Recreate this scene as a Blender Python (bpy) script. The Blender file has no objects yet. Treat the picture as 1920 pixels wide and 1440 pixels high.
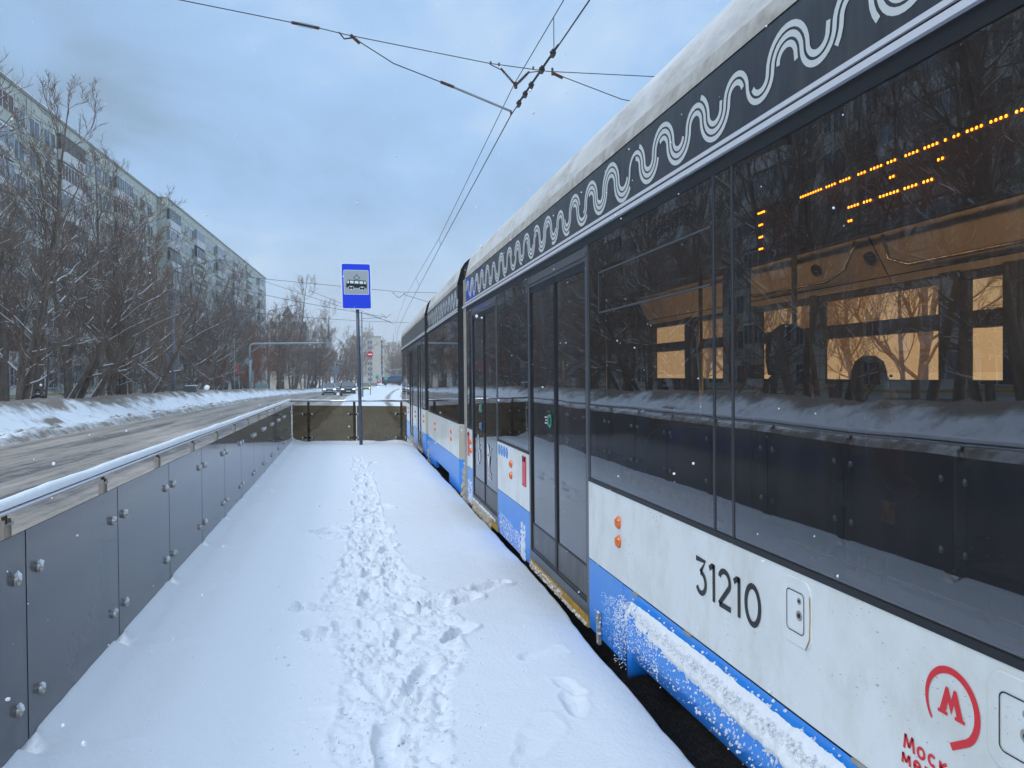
import bpy, math, random
import numpy as np
from mathutils import Vector, Matrix
rad = math.radians
S = bpy.context.scene
# ------------------------------------------------------------------ camera, sky, sun, exposure
cd = bpy.data.cameras.new("Camera"); cam = bpy.data.objects.new("Camera", cd)
S.collection.objects.link(cam); S.camera = cam
cd.sensor_width = 36.0; cd.lens = 36.0 * 1442.0 / 1920.0; cd.clip_start = 0.05; cd.clip_end = 6000
cR = Vector((0.97831834, -0.2069229, -0.00872588)); cU = Vector((0.01107068, 0.01017654, 0.99988693)); cF = Vector((0.2068107, 0.97830433, -0.01224667))
CAM = Vector((0, 0, 1.5))
mm = Matrix((cR, cU, -cF)).transposed().to_4x4(); mm.translation = CAM
cam.matrix_world = mm
W = bpy.data.worlds.new("World"); S.world = W; W.use_nodes = True
SUN_EL, SUN_AZ = rad(34), rad(-125)         # azimuth measured from +Y towards +X
def world():
    nt = W.node_tree; nt.nodes.clear(); N = nt.nodes.new; L = nt.links.new
    out = N("ShaderNodeOutputWorld"); mix = N("ShaderNodeMixShader")
    b1 = N("ShaderNodeBackground"); b2 = N("ShaderNodeBackground")
    sky = N("ShaderNodeTexSky"); sky.sky_type = 'NISHITA'; sky.sun_disc = False
    sky.sun_elevation = SUN_EL; sky.sun_rotation = SUN_AZ; sky.air_density = 1.2; sky.dust_density = 2.0
    b1.inputs['Strength'].default_value = 0.10
    L(sky.outputs[0], b1.inputs['Color'])
    tc = N("ShaderNodeTexCoord"); sep = N("ShaderNodeSeparateXYZ"); L(tc.outputs['Generated'], sep.inputs[0])
    mx = N("ShaderNodeMath"); mx.operation = 'MAXIMUM'; L(sep.outputs[2], mx.inputs[0]); mx.inputs[1].default_value = 0.0
    ad = N("ShaderNodeMath"); ad.operation = 'ADD'; L(mx.outputs[0], ad.inputs[0]); ad.inputs[1].default_value = 0.16
    dv = N("ShaderNodeVectorMath"); dv.operation = 'DIVIDE'; L(tc.outputs['Generated'], dv.inputs[0])
    cmb = N("ShaderNodeCombineXYZ")
    for i in range(3): L(ad.outputs[0], cmb.inputs[i])
    L(cmb.outputs[0], dv.inputs[1])
    def noise(scale, det, dist, off):
        mp = N("ShaderNodeMapping"); mp.inputs['Location'].default_value = off; mp.inputs['Scale'].default_value = (1.0, 0.62, 1)
        mp.inputs['Rotation'].default_value = (0, 0, rad(-18))
        L(dv.outputs[0], mp.inputs[0])
        n = N("ShaderNodeTexNoise"); n.inputs['Scale'].default_value = scale; n.inputs['Detail'].default_value = det
        n.inputs['Roughness'].default_value = 0.52; n.inputs['Distortion'].default_value = dist; L(mp.outputs[0], n.inputs['Vector']); return n
    n1 = noise(0.85, 5, 0.25, (3.7, 1.9, 0.3)); n2 = noise(2.4, 6, 0.5, (2.2, 7.3, 2.0))
    m = N("ShaderNodeMath"); m.operation = 'MULTIPLY_ADD'; L(n2.outputs[0], m.inputs[0]); m.inputs[1].default_value = 0.38; 
    m2 = N("ShaderNodeMath"); m2.operation = 'MULTIPLY'; L(n1.outputs[0], m2.inputs[0]); m2.inputs[1].default_value = 0.68
    L(m2.outputs[0], m.inputs[2])
    # a heavier, darker bank of cloud lying above the pale break at the horizon
    g1 = N("ShaderNodeMapRange"); g1.interpolation_type = 'SMOOTHSTEP'; L(sep.outputs[2], g1.inputs[0]); g1.inputs[1].default_value = .15; g1.inputs[2].default_value = .25; g1.inputs[4].default_value = .075
    g2 = N("ShaderNodeMapRange"); g2.interpolation_type = 'SMOOTHSTEP'; L(sep.outputs[2], g2.inputs[0]); g2.inputs[1].default_value = .27; g2.inputs[2].default_value = .42; g2.inputs[4].default_value = .065
    gs = N("ShaderNodeMath"); gs.operation = 'SUBTRACT'; L(m.outputs[0], gs.inputs[0]); L(g1.outputs[0], gs.inputs[1])
    ga = N("ShaderNodeMath"); ga.operation = 'ADD'; L(gs.outputs[0], ga.inputs[0]); L(g2.outputs[0], ga.inputs[1])
    r = N("ShaderNodeValToRGB"); L(ga.outputs[0], r.inputs[0])
    e = r.color_ramp.elements
    e[0].position = 0.40; e[0].color = (0.27, 0.39, 0.545, 1); e[1].position = 0.68; e[1].color = (0.58, 0.73, 0.92, 1)
    k = e.new(0.47); k.color = (0.325, 0.50, 0.745, 1); k = e.new(0.57); k.color = (0.385, 0.585, 0.87, 1)
    # paler veil towards the horizon
    hz = N("ShaderNodeMapRange"); L(sep.outputs[2], hz.inputs[0]); hz.inputs[1].default_value = 0.0; hz.inputs[2].default_value = 0.21
    hz.inputs[3].default_value = 0.8; hz.inputs[4].default_value = 0.0
    mc = N("ShaderNodeMix"); mc.data_type = 'RGBA'; L(hz.outputs[0], mc.inputs[0]); L(r.outputs[0], mc.inputs[6]); mc.inputs[7].default_value = (0.74, 0.85, 0.98, 1)
    zn = N("ShaderNodeMapRange"); zn.interpolation_type = 'SMOOTHSTEP'; L(sep.outputs[2], zn.inputs[0]); zn.inputs[1].default_value = 0.46; zn.inputs[2].default_value = 0.95
    zn.inputs[3].default_value = 1.0; zn.inputs[4].default_value = 2.25      # overcast sky is brightest overhead
    mz = N("ShaderNodeMix"); mz.data_type = 'RGBA'; zf = N("ShaderNodeMapRange"); L(zn.outputs[0], zf.inputs[0]); zf.inputs[1].default_value = 1.0; zf.inputs[2].default_value = 2.25; zf.inputs[4].default_value = .75
    L(zf.outputs[0], mz.inputs[0]); L(mc.outputs[2], mz.inputs[6]); mz.inputs[7].default_value = (.62, .70, .80, 1)
    L(mz.outputs[2], b2.inputs['Color']); L(zn.outputs[0], b2.inputs['Strength'])
    mix.inputs[0].default_value = 0.88
    L(b1.outputs[0], mix.inputs[1]); L(b2.outputs[0], mix.inputs[2]); L(mix.outputs[0], out.inputs[0])
world()
sl = bpy.data.lights.new("Sun", 'SUN'); sl.energy = 1.35; sl.angle = rad(20); sl.color = (1.0, 0.97, 0.93)
so = bpy.data.objects.new("Sun", sl); S.collection.objects.link(so)
sd = Vector((math.sin(SUN_AZ)*math.cos(SUN_EL), math.cos(SUN_AZ)*math.cos(SUN_EL), math.sin(SUN_EL)))
so.rotation_euler = sd.to_track_quat('Z', 'Y').to_euler()
S.view_settings.view_transform = 'Standard'; S.view_settings.look = 'None'
S.view_settings.exposure = 0.18; S.view_settings.gamma = 1.0; S.view_settings.use_curve_mapping = False
S.cycles.max_bounces = 8; S.cycles.transparent_max_bounces = 24; S.cycles.glossy_bounces = 4
S.cycles.caustics_reflective = False; S.cycles.caustics_refractive = False

# ------------------------------------------------------------------ materials
def mat(name, col=(.5,.5,.5), rough=.6, metal=0., col2=None, nscale=6., nlo=.35, nhi=.65, bump=0., bscale=30., stretch=(1,1,1),
        emit=None, estr=0., spec=None, coat=0., detail=6.):
    m = bpy.data.materials.new(name); m.use_nodes = True; nt = m.node_tree; b = nt.nodes['Principled BSDF']
    b.inputs['Base Color'].default_value = (*col, 1); b.inputs['Roughness'].default_value = rough; b.inputs['Metallic'].default_value = metal
    if spec is not None: b.inputs['Specular IOR Level'].default_value = spec
    if coat: b.inputs['Coat Weight'].default_value = coat
    if emit: b.inputs['Emission Color'].default_value = (*emit, 1); b.inputs['Emission Strength'].default_value = estr
    N = nt.nodes.new; L = nt.links.new
    if col2 is not None or bump:
        tc = N("ShaderNodeTexCoord"); mp = N("ShaderNodeMapping"); L(tc.outputs['Object'], mp.inputs[0]); mp.inputs['Scale'].default_value = stretch
    if col2 is not None:
        n = N("ShaderNodeTexNoise"); n.inputs['Scale'].default_value = nscale; n.inputs['Detail'].default_value = detail; n.inputs['Roughness'].default_value = .62
        L(mp.outputs[0], n.inputs['Vector'])
        r = N("ShaderNodeValToRGB"); r.color_ramp.elements[0].position = nlo; r.color_ramp.elements[1].position = nhi
        r.color_ramp.elements[0].color = (*col, 1); r.color_ramp.elements[1].color = (*col2, 1)
        L(n.outputs[0], r.inputs[0]); L(r.outputs[0], b.inputs['Base Color'])
    if bump:
        n2 = N("ShaderNodeTexNoise"); n2.inputs['Scale'].default_value = bscale; n2.inputs['Detail'].default_value = 5
        L(mp.outputs[0], n2.inputs['Vector'])
        bp = N("ShaderNodeBump"); bp.inputs['Strength'].default_value = bump; bp.inputs['Distance'].default_value = .02
        L(n2.outputs[0], bp.inputs['Height']); L(bp.outputs[0], b.inputs['Normal'])
    return m

def glass_mat(name, tint, ior, dirt, dirt_col, rough=.02, wav=.0, wscale=2., lo=.45, hi=1.6, str_=(1, 2.0, .45)):
    m = bpy.data.materials.new(name); m.use_nodes = True; nt = m.node_tree; nt.nodes.clear(); N = nt.nodes.new; L = nt.links.new
    out = N("ShaderNodeOutputMaterial"); tr = N("ShaderNodeBsdfTransparent"); tr.inputs[0].default_value = (*tint, 1)
    df = N("ShaderNodeBsdfDiffuse"); df.inputs[0].default_value = (*dirt_col, 1)
    gl = N("ShaderNodeBsdfGlossy"); gl.inputs['Color'].default_value = (.93, .95, 1, 1); gl.inputs['Roughness'].default_value = rough
    tc = N("ShaderNodeTexCoord")
    n = N("ShaderNodeTexNoise"); n.inputs['Scale'].default_value = 2.2; n.inputs['Detail'].default_value = 8; n.inputs['Roughness'].default_value = .7
    mp = N("ShaderNodeMapping"); mp.inputs['Scale'].default_value = str_; L(tc.outputs['Object'], mp.inputs[0]); L(mp.outputs[0], n.inputs['Vector'])
    mr = N("ShaderNodeMapRange"); L(n.outputs[0], mr.inputs[0]); mr.inputs[1].default_value = .3; mr.inputs[2].default_value = .75
    mr.inputs[3].default_value = dirt*lo; mr.inputs[4].default_value = dirt*hi
    m1 = N("ShaderNodeMixShader"); L(mr.outputs[0], m1.inputs[0]); L(tr.outputs[0], m1.inputs[1]); L(df.outputs[0], m1.inputs[2])
    fr = N("ShaderNodeFresnel"); fr.inputs[0].default_value = ior
    m2 = N("ShaderNodeMixShader"); L(fr.outputs[0], m2.inputs[0]); L(m1.outputs[0], m2.inputs[1]); L(gl.outputs[0], m2.inputs[2])
    if wav:
        w = N("ShaderNodeTexNoise"); w.inputs['Scale'].default_value = wscale; w.inputs['Detail'].default_value = 1
        L(tc.outputs['Object'], w.inputs['Vector'])
        bp = N("ShaderNodeBump"); bp.inputs['Strength'].default_value = wav; bp.inputs['Distance'].default_value = .02
        L(w.outputs[0], bp.inputs['Height']); L(bp.outputs[0], gl.inputs['Normal']) 
    L(m2.outputs[0], out.inputs[0]); return m

def snow_mat(name, col=(.80,.84,.88), dirt=None, dlo=.5, dhi=.7, dscale=1.2, bump=.35, bscale=55., zdirt=None, attr=None):
    m = bpy.data.materials.new(name); m.use_nodes = True; nt = m.node_tree; b = nt.nodes['Principled BSDF']; N = nt.nodes.new; L = nt.links.new
    b.inputs['Base Color'].default_value = (*col, 1); b.inputs['Roughness'].default_value = .78; b.inputs['Specular IOR Level'].default_value = .25
    tc = N("ShaderNodeTexCoord")
    if dirt is not None:
        n = N("ShaderNodeTexNoise"); n.inputs['Scale'].default_value = dscale; n.inputs['Detail'].default_value = 8; n.inputs['Roughness'].default_value = .68
        L(tc.outputs['Object'], n.inputs['Vector'])
        src = n.outputs[0]
        if attr:
            a = N("ShaderNodeAttribute"); a.attribute_name = attr
            mu = N("ShaderNodeMath"); mu.operation = 'MULTIPLY_ADD'; L(a.outputs['Fac'], mu.inputs[0]); mu.inputs[1].default_value = .5; 
            sb = N("ShaderNodeMath"); sb.operation = 'SUBTRACT'; L(n.outputs[0], sb.inputs[0]); sb.inputs[1].default_value = .25
            L(sb.outputs[0], mu.inputs[2]); src = mu.outputs[0]
        r = N("ShaderNodeValToRGB"); r.color_ramp.elements[0].position = dlo; r.color_ramp.elements[1].position = dhi
        r.color_ramp.elements[0].color = (*col, 1); r.color_ramp.elements[1].color = (*dirt, 1)
        L(src, r.inputs[0]); L(r.outputs[0], b.inputs['Base Color'])
    n2 = N("ShaderNodeTexNoise"); n2.inputs['Scale'].default_value = bscale; n2.inputs['Detail'].default_value = 7; n2.inputs['Roughness'].default_value = .6
    L(tc.outputs['Object'], n2.inputs['Vector'])
    bp = N("ShaderNodeBump"); bp.inputs['Strength'].default_value = bump; bp.inputs['Distance'].default_value = .012
    L(n2.outputs[0], bp.inputs['Height']); L(bp.outputs[0], b.inputs['Normal'])
    return m

M = dict(
 snow = snow_mat("fresh_snow", bump=.5, bscale=42.), psnow = snow_mat("platform_snow", col=(.765,.815,.875), dirt=(.10,.085,.09), dlo=.55, dhi=.66, dscale=26., bump=.45, bscale=48., attr="dirt"),
 snowfar = snow_mat("roadside_snow", dirt=(.42,.40,.38), dlo=.52, dhi=.75, dscale=.5, bump=.6, bscale=8.),
 bank = snow_mat("ploughed_snow", dirt=(.25,.215,.18), dlo=.28, dhi=.58, dscale=1.7, bump=1.0, bscale=7., attr="dirt"),
 crust = snow_mat("snow_crust", col=(.82,.85,.88), bump=.45, bscale=120.),
 dirtysnow = snow_mat("icy_dirty_snow", col=(.62,.58,.50), dirt=(.30,.25,.18), dlo=.45, dhi=.7, dscale=14., bump=1.0, bscale=60.),
 white = mat("tram_white_paint", (.76,.80,.80), .38, col2=(.58,.59,.54), nscale=2.3, nlo=.46, nhi=.86, bump=.03, bscale=90., coat=.25),
 blue = mat("tram_blue_paint", (.008,.235,.80), .38, col2=(.03,.28,.74), nscale=5., nlo=.4, nhi=.8, coat=.3),
 black = mat("black_rubber", (.012,.013,.016), .45),
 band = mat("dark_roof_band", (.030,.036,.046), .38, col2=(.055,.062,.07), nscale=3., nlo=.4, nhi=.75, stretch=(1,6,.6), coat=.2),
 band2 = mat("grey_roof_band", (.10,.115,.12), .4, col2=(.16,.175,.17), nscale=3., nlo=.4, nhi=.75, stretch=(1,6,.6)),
 motif = mat("pale_motif_film", (.58,.63,.64), .5),
 emblue = mat("emblem_blue", (.03,.08,.42), .45),
 roof = mat("tram_roof_paint", (.52,.52,.50), .55, col2=(.68,.70,.71), nscale=2.6, nlo=.35, nhi=.68, stretch=(1.5,.5,1.5), bump=.2, bscale=14.),
 roofedge = mat("stained_roof_edge", (.33,.315,.28), .6, col2=(.52,.52,.49), nscale=9., nlo=.35, nhi=.65),
 alu = mat("aluminium_strip", (.74,.77,.84), .34, .25),
 steel = mat("stainless_steel", (.52,.50,.47), .3, .85, col2=(.42,.38,.32), nscale=11.),
 chrome = mat("polished_rail", (.62,.64,.68), .16, .95),
 darkmetal = mat("dark_painted_metal", (.020,.022,.028), .5),
 post = mat("corner_post", (.27,.26,.23), .5, col2=(.36,.35,.31), nscale=8.),
 shadewhite = mat("white_panel_painted_shade", (.44,.42,.34), .5),  # white corner panel with its shade put into the colour
 yellow = mat("yellow_edge", (.62,.36,.03), .55, col2=(.40,.22,.04), nscale=18., nlo=.45, nhi=.7),
 doorlow = mat("door_lower_panel", (.040,.043,.048), .35, col2=(.085,.085,.088), nscale=4., nlo=.4, nhi=.8, stretch=(1,3,.5)),
 doorframe = mat("door_frame", (.075,.085,.10), .35, coat=.2),
 grime = mat("salt_film", (.55,.52,.44), .8), orange = mat("orange_lamp_lens", (.75,.16,.02), .25, coat=.5),
 red = mat("red_paint", (.68,.02,.03), .4), pink = mat("faded_red_cover", (.62,.12,.14), .45), ink = mat("black_lettering", (.010,.011,.013), .45),
 signblue = mat("sign_blue", (.006,.055,.82), .35), signgrey = mat("sign_grey_field", (.40,.45,.47), .4), signwhite = mat("sign_white", (.80,.88,.90), .4),
 picblue = mat("sticker_blue", (.03,.22,.68), .4), picgreen = mat("sticker_green", (.02,.42,.24), .4), picwhite = mat("sticker_white", (.7,.74,.76), .5),
 rail = mat("painted_grey_pole", (.085,.11,.155), .42, .3, col2=(.14,.165,.20), nscale=9., nlo=.4, nhi=.7),
 lamppole = mat("lamp_pole_grey", (.20,.225,.26), .55, col2=(.27,.295,.33), nscale=4.),
 gantry = mat("pale_green_grey_pole", (.33,.42,.43), .5), signback = mat("sign_back_grey", (.22,.28,.30), .55),
 wire = mat("wire", (.03,.032,.036), .6), rust = mat("rusty_fitting", (.13,.05,.022), .75, col2=(.05,.03,.02), nscale=20.),
 bark = mat("bark", (.115,.09,.07), .9, col2=(.22,.175,.14), nscale=6., bump=.5, bscale=18., stretch=(1,1,.3)),
 twig = mat("twigs_dark", (.215,.160,.122), .9), twigred = mat("twigs_reddish", (.36,.165,.09), .9), twigtan = mat("twigs_tan", (.27,.18,.115), .9),
 bsnow = mat("branch_snow", (.72,.75,.78), .8),
 concrete = mat("platform_concrete", (.24,.24,.25), .85, col2=(.34,.34,.35), nscale=5., bump=.5, bscale=40.),
 asphalt = mat("wet_asphalt", (.028,.029,.032), .55, col2=(.085,.088,.095), nscale=26., nlo=.45, nhi=.75, bump=.8, bscale=70.),
 seat = mat("seat_fabric", (.06,.07,.09), .8), seatred = mat("seat_red", (.13,.015,.015), .8), floor = mat("tram_floor", (.05,.05,.052), .7),
 interior = mat("interior_panel", (.72,.62,.46), .5), ceiling = mat("interior_ceiling", (.20,.20,.21), .6), inpost = mat("interior_post", (.02,.02,.024), .5), grab = mat("grab_rail", (.75,.68,.5), .18, .9),
 led = mat("led_amber", (.9,.35,.02), .4, emit=(1.0,.34,.015), estr=9.0),
 covefill = mat("cove_fill_glow", (.9,.9,.85), .4, emit=(1.0,.84,.62), estr=14.0),  # glow of the unseen strips added to brighten the cove
 headlamp = mat("headlamp_lit", (.9,.9,.85), .2, emit=(1.0,.86,.62), estr=2.5),
 carsilver = mat("silver_car_paint", (.42,.47,.52), .3, .5, coat=.5), cardark = mat("dark_car_paint", (.035,.038,.042), .3, .3, coat=.5), caryellow = mat("yellow_car_paint", (.55,.50,.05), .35, coat=.5),
 carwhite = mat("white_car_paint", (.5,.52,.55), .35, coat=.5),
 carglass = mat("car_glass", (.05,.075,.10), .08, coat=.6), tyre = mat("tyre_rubber", (.014,.014,.015), .8),
 panelwall = mat("panel_block_wall", (.40,.43,.375), .85, col2=(.50,.52,.455), nscale=.35, nlo=.35, nhi=.65), wallwhite = mat("panel_block_pale_band", (.50,.51,.50), .85, col2=(.60,.61,.60), nscale=.6), joint = mat("panel_joint", (.25,.265,.24), .9),
 winglass = mat("flat_window_glass", (.055,.07,.09), .12, coat=.3), winframe = mat("window_frame_white", (.60,.62,.64), .6), winbrown = mat("balcony_glazing_brown", (.10,.075,.065), .5), wingrey = mat("balcony_glazing_grey", (.23,.27,.31), .35),
 tower = mat("tower_panel_tan", (.42,.38,.31), .9, col2=(.47,.43,.36), nscale=.15), balcony = mat("balcony_orange", (.52,.30,.09), .8), ac = mat("air_conditioner", (.5,.5,.5), .6),
 gas = mat("ochre_pipe", (.45,.27,.06), .7), skin = mat("skin", (.45,.26,.19), .6), coat = mat("navy_coat", (.02,.028,.06), .85), scarf = mat("pale_scarf", (.55,.56,.60), .9), fur = mat("brown_fur_hood", (.07,.045,.03), .95),
 greensign = mat("yellow_green_sign", (.22,.62,.20), .5), busblue = mat("bus_blue", (.03,.12,.40), .4, coat=.3), utility = mat("utility_box_grey", (.16,.18,.20), .6),
 flake = mat("snowflake", (.9,.93,.96), .7),
)
M['tramglass'] = glass_mat("tinted_tram_glass", (.92,.66,.40), 2.45, .12, (.13,.12,.115), .014, .06, 1.8, str_=(1, 3.2, .4))
M['doorglass'] = glass_mat("dirty_door_glass", (.55,.42,.29), 2.1, .36, (.10,.095,.095), .03, .05, 2.2)
M['oppglass'] = glass_mat("far_side_glass", (1.0,.72,.44), 1.5, .02, (.2,.2,.2), .05)
M['fenceglass'] = glass_mat("smoked_panel_glass", (.20,.18,.15), 1.40, .84, (.105,.110,.115), .08, lo=.90, hi=1.10, str_=(.6,.6,.5))
M['fenceglassend'] = glass_mat("smoked_brown_glass", (.26,.21,.14), 1.3, .58, (.085,.068,.045), .08, lo=.8, hi=1.2, str_=(.8,.8,.8))

# road: slush with tyre tracks, laid out along the road's own UVs
def road_mat():
    m = bpy.data.materials.new("slushy_road"); m.use_nodes = True; nt = m.node_tree; b = nt.nodes['Principled BSDF']; N = nt.nodes.new; L = nt.links.new
    uv = N("ShaderNodeUVMap"); uv.uv_map = "road"
    mp = N("ShaderNodeMapping"); mp.inputs['Scale'].default_value = (1.0, .035, 1); L(uv.outputs[0], mp.inputs[0])
    n = N("ShaderNodeTexNoise"); n.inputs['Scale'].default_value = 2.4; n.inputs['Detail'].default_value = 9; n.inputs['Roughness'].default_value = .68; n.inputs['Distortion'].default_value = .3; L(mp.outputs[0], n.inputs['Vector'])
    mp2 = N("ShaderNodeMapping"); mp2.inputs['Scale'].default_value = (1.0, .3, 1); L(uv.outputs[0], mp2.inputs[0])
    n2 = N("ShaderNodeTexNoise"); n2.inputs['Scale'].default_value = 3.0; n2.inputs['Detail'].default_value = 10; n2.inputs['Roughness'].default_value = .75; L(mp2.outputs[0], n2.inputs['Vector'])
    a = N("ShaderNodeAttribute"); a.attribute_name = "wet"
    s = N("ShaderNodeMath"); s.operation = 'MULTIPLY_ADD'; L(n.outputs[0], s.inputs[0]); s.inputs[1].default_value = 1.9
    s2 = N("ShaderNodeMath"); s2.operation = 'MULTIPLY_ADD'; L(n2.outputs[0], s2.inputs[0]); s2.inputs[1].default_value = 1.1; L(a.outputs['Fac'], s2.inputs[2]); L(s2.outputs[0], s.inputs[2])
    mr = N("ShaderNodeMath"); mr.operation = 'SUBTRACT'; L(s.outputs[0], mr.inputs[0]); mr.inputs[1].default_value = 1.1
    r = N("ShaderNodeValToRGB"); e = r.color_ramp.elements
    e[0].position = .0; e[0].color = (.56,.55,.54,1); e[1].position = 1.0; e[1].color = (.075,.075,.078,1)
    k = e.new(.28); k.color = (.43,.375,.315,1); k = e.new(.58); k.color = (.30,.26,.22,1); k = e.new(.78); k.color = (.13,.125,.12,1)
    L(mr.outputs[0], r.inputs[0])
    L(r.outputs[0], b.inputs['Base Color']); b.inputs['Roughness'].default_value = .62
    bp = N("ShaderNodeBump"); bp.inputs['Strength'].default_value = .9; bp.inputs['Distance'].default_value = .04; L(n2.outputs[0], bp.inputs['Height']); L(bp.outputs[0], b.inputs['Normal'])
    return m
M['road'] = road_mat()
def weathered(m, film, lo, hi, sc, st, specks=True):
    nt = m.node_tree; b = nt.nodes['Principled BSDF']; N = nt.nodes.new; L = nt.links.new; src = b.inputs['Base Color'].links[0].from_socket
    tc = N("ShaderNodeTexCoord"); mp = N("ShaderNodeMapping"); mp.inputs['Scale'].default_value = st; L(tc.outputs['Object'], mp.inputs[0])
    n = N("ShaderNodeTexNoise"); n.inputs['Scale'].default_value = sc; n.inputs['Detail'].default_value = 9; n.inputs['Roughness'].default_value = .7; L(mp.outputs[0], n.inputs['Vector'])
    r = N("ShaderNodeMapRange"); L(n.outputs[0], r.inputs[0]); r.inputs[1].default_value = lo; r.inputs[2].default_value = hi; r.inputs[4].default_value = .75
    mx = N("ShaderNodeMix"); mx.data_type = 'RGBA'; L(r.outputs[0], mx.inputs[0]); L(src, mx.inputs[6]); mx.inputs[7].default_value = (*film, 1); last = mx.outputs[2]
    if specks:
        n2 = N("ShaderNodeTexNoise"); n2.inputs['Scale'].default_value = 95; n2.inputs['Detail'].default_value = 2; mp2 = N("ShaderNodeMapping"); mp2.inputs['Scale'].default_value = (1, .6, 1.3); L(tc.outputs['Object'], mp2.inputs[0]); L(mp2.outputs[0], n2.inputs['Vector'])
        n3 = N("ShaderNodeTexNoise"); n3.inputs['Scale'].default_value = 3.2; L(tc.outputs['Object'], n3.inputs['Vector'])
        ad = N("ShaderNodeMath"); ad.operation = 'MULTIPLY_ADD'; L(n3.outputs[0], ad.inputs[0]); ad.inputs[1].default_value = .5; L(n2.outputs[0], ad.inputs[2])
        r2 = N("ShaderNodeMapRange"); L(ad.outputs[0], r2.inputs[0]); r2.inputs[1].default_value = .985; r2.inputs[2].default_value = 1.06; r2.inputs[4].default_value = .55
        m2 = N("ShaderNodeMix"); m2.data_type = 'RGBA'; L(r2.outputs[0], m2.inputs[0]); L(last, m2.inputs[6]); m2.inputs[7].default_value = (.16, .15, .13, 1); last = m2.outputs[2]
    L(last, b.inputs['Base Color'])
weathered(M['white'], (.55,.54,.46), .50, .80, 4.5, (1, 1, .5)); weathered(M['blue'], (.13,.27,.55), .54, .84, 7., (1, 1, .6)); weathered(M['yellow'], (.22,.16,.09), .45, .65, 22., (1,1,1))
weathered(M['roof'], (.22,.20,.17), .52, .75, 3., (1, .35, 1)); weathered(M['doorlow'], (.14,.13,.12), .45, .8, 5., (1, 1, .5), False)

# ------------------------------------------------------------------ mesh helpers
BEND = False
def bendv(v):
    y = v[:, 1]
    d = np.where(y > 10.2, .007*(np.minimum(y, 15)-10.2), 0) + np.where(y > 15, .0085*(y-15), 0)
    v = v.copy(); v[:, 0] += d; v[:, 2] -= np.where(y > 10.2, .0062*(y-10.2), 0)
    return v
class MB:
    def __init__(s): s.v = []; s.f = []; s.m = []; s.mats = []
    def mi(s, m):
        if m not in s.mats: s.mats.append(m)
        return s.mats.index(m)
    def add(s, vs, fs, m=None):
        o = len(s.v); s.v += [tuple(p) for p in vs]; s.f += [tuple(i+o for i in f) for f in fs]
        k = s.mi(m) if m else 0
        s.m += [k]*len(fs); return s
    def box(s, a, b, m=None, M4=None):
        x0,y0,z0 = a; x1,y1,z1 = b
        vs = [(x0,y0,z0),(x1,y0,z0),(x1,y1,z0),(x0,y1,z0),(x0,y0,z1),(x1,y0,z1),(x1,y1,z1),(x0,y1,z1)]
        if M4 is not None: vs = [tuple(M4 @ Vector(p)) for p in vs]
        return s.add(vs, [(0,3,2,1),(4,5,6,7),(0,1,5,4),(1,2,6,5),(2,3,7,6),(3,0,4,7)], m)
    def tube(s, pts, r, n=8, m=None, caps=True):
        pts = [Vector(p) for p in pts]; rr = r if isinstance(r, (list, tuple)) else [r]*len(pts)
        vs = []; fs = []; up = None
        for i, p in enumerate(pts):
            d = (pts[min(i+1, len(pts)-1)] - pts[max(i-1, 0)]).normalized()
            if up is None: up = Vector((0,0,1)) if abs(d.z) < .9 else Vector((1,0,0))
            u = d.cross(up).normalized(); w = u.cross(d).normalized(); up = w
            for k in range(n):
                a = 2*math.pi*k/n; vs.append(p + (u*math.cos(a) + w*math.sin(a))*rr[i])
        for i in range(len(pts)-1):
            for k in range(n):
                a, b = i*n+k, i*n+(k+1) % n; fs.append((a, b, b+n, a+n))
        if caps: fs.append(tuple(range(n))[::-1]); fs.append(tuple(range((len(pts)-1)*n, len(pts)*n)))
        return s.add(vs, fs, m)
    def quad(s, a, b, c, d, m=None): return s.add([a,b,c,d], [(0,1,2,3)], m)
    def prism(s, poly, fn, t0, t1, m=None):          # poly 2-D, fn(u,v,t)->xyz
        n = len(poly); vs = [fn(u, v, t0) for u, v in poly] + [fn(u, v, t1) for u, v in poly]
        fs = [tuple(range(n))[::-1], tuple(range(n, 2*n))] + [(i, (i+1) % n, n+(i+1) % n, n+i) for i in range(n)]
        return s.add(vs, fs, m)
    def build(s, name, m=None, parent=None, smooth=False, bevel=0.):
        if m is not None and not s.mats: s.mats = [m]
        v = np.array(s.v, dtype=float)
        if BEND: v = bendv(v)
        me = bpy.data.meshes.new(name); me.from_pydata(v.tolist(), [], s.f)
        for q in s.mats: me.materials.append(M[q] if isinstance(q, str) else q)
        if len(s.mats) > 1: me.polygons.foreach_set('material_index', s.m)
        if smooth: me.polygons.foreach_set('use_smooth', [True]*len(s.f))
        me.update(); o = bpy.data.objects.new(name, me); S.collection.objects.link(o)
        if parent is not None: o.parent = parent
        if bevel:
            b = o.modifiers.new("bevel", 'BEVEL'); b.width = bevel; b.segments = 2; b.limit_method = 'ANGLE'; b.angle_limit = rad(40)
        return o
def box(a, b, name, m, parent=None, bevel=0.): return MB().box(a, b).build(name, m, parent, bevel=bevel)
def thing(name, label, cat, group=None, kind=None):
    o = bpy.data.objects.new(name, None); S.collection.objects.link(o); o.empty_display_size = .2
    return tag(o, label, cat, group, kind)
def tag(o, label=None, cat=None, group=None, kind=None):
    if label: o['label'] = label
    if cat: o['category'] = cat
    if group: o['group'] = group
    if kind: o['kind'] = kind
    return o
def settle(root, loc):
    loc = Vector(loc); root.location = loc
    for c in root.children: c.location = c.location - loc
def copy_tree(o, parent=None, kids=True):
    c = o.copy(); S.collection.objects.link(c); c.parent = parent
    if kids:
        for ch in list(o.children): copy_tree(ch, c)
    return c
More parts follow.
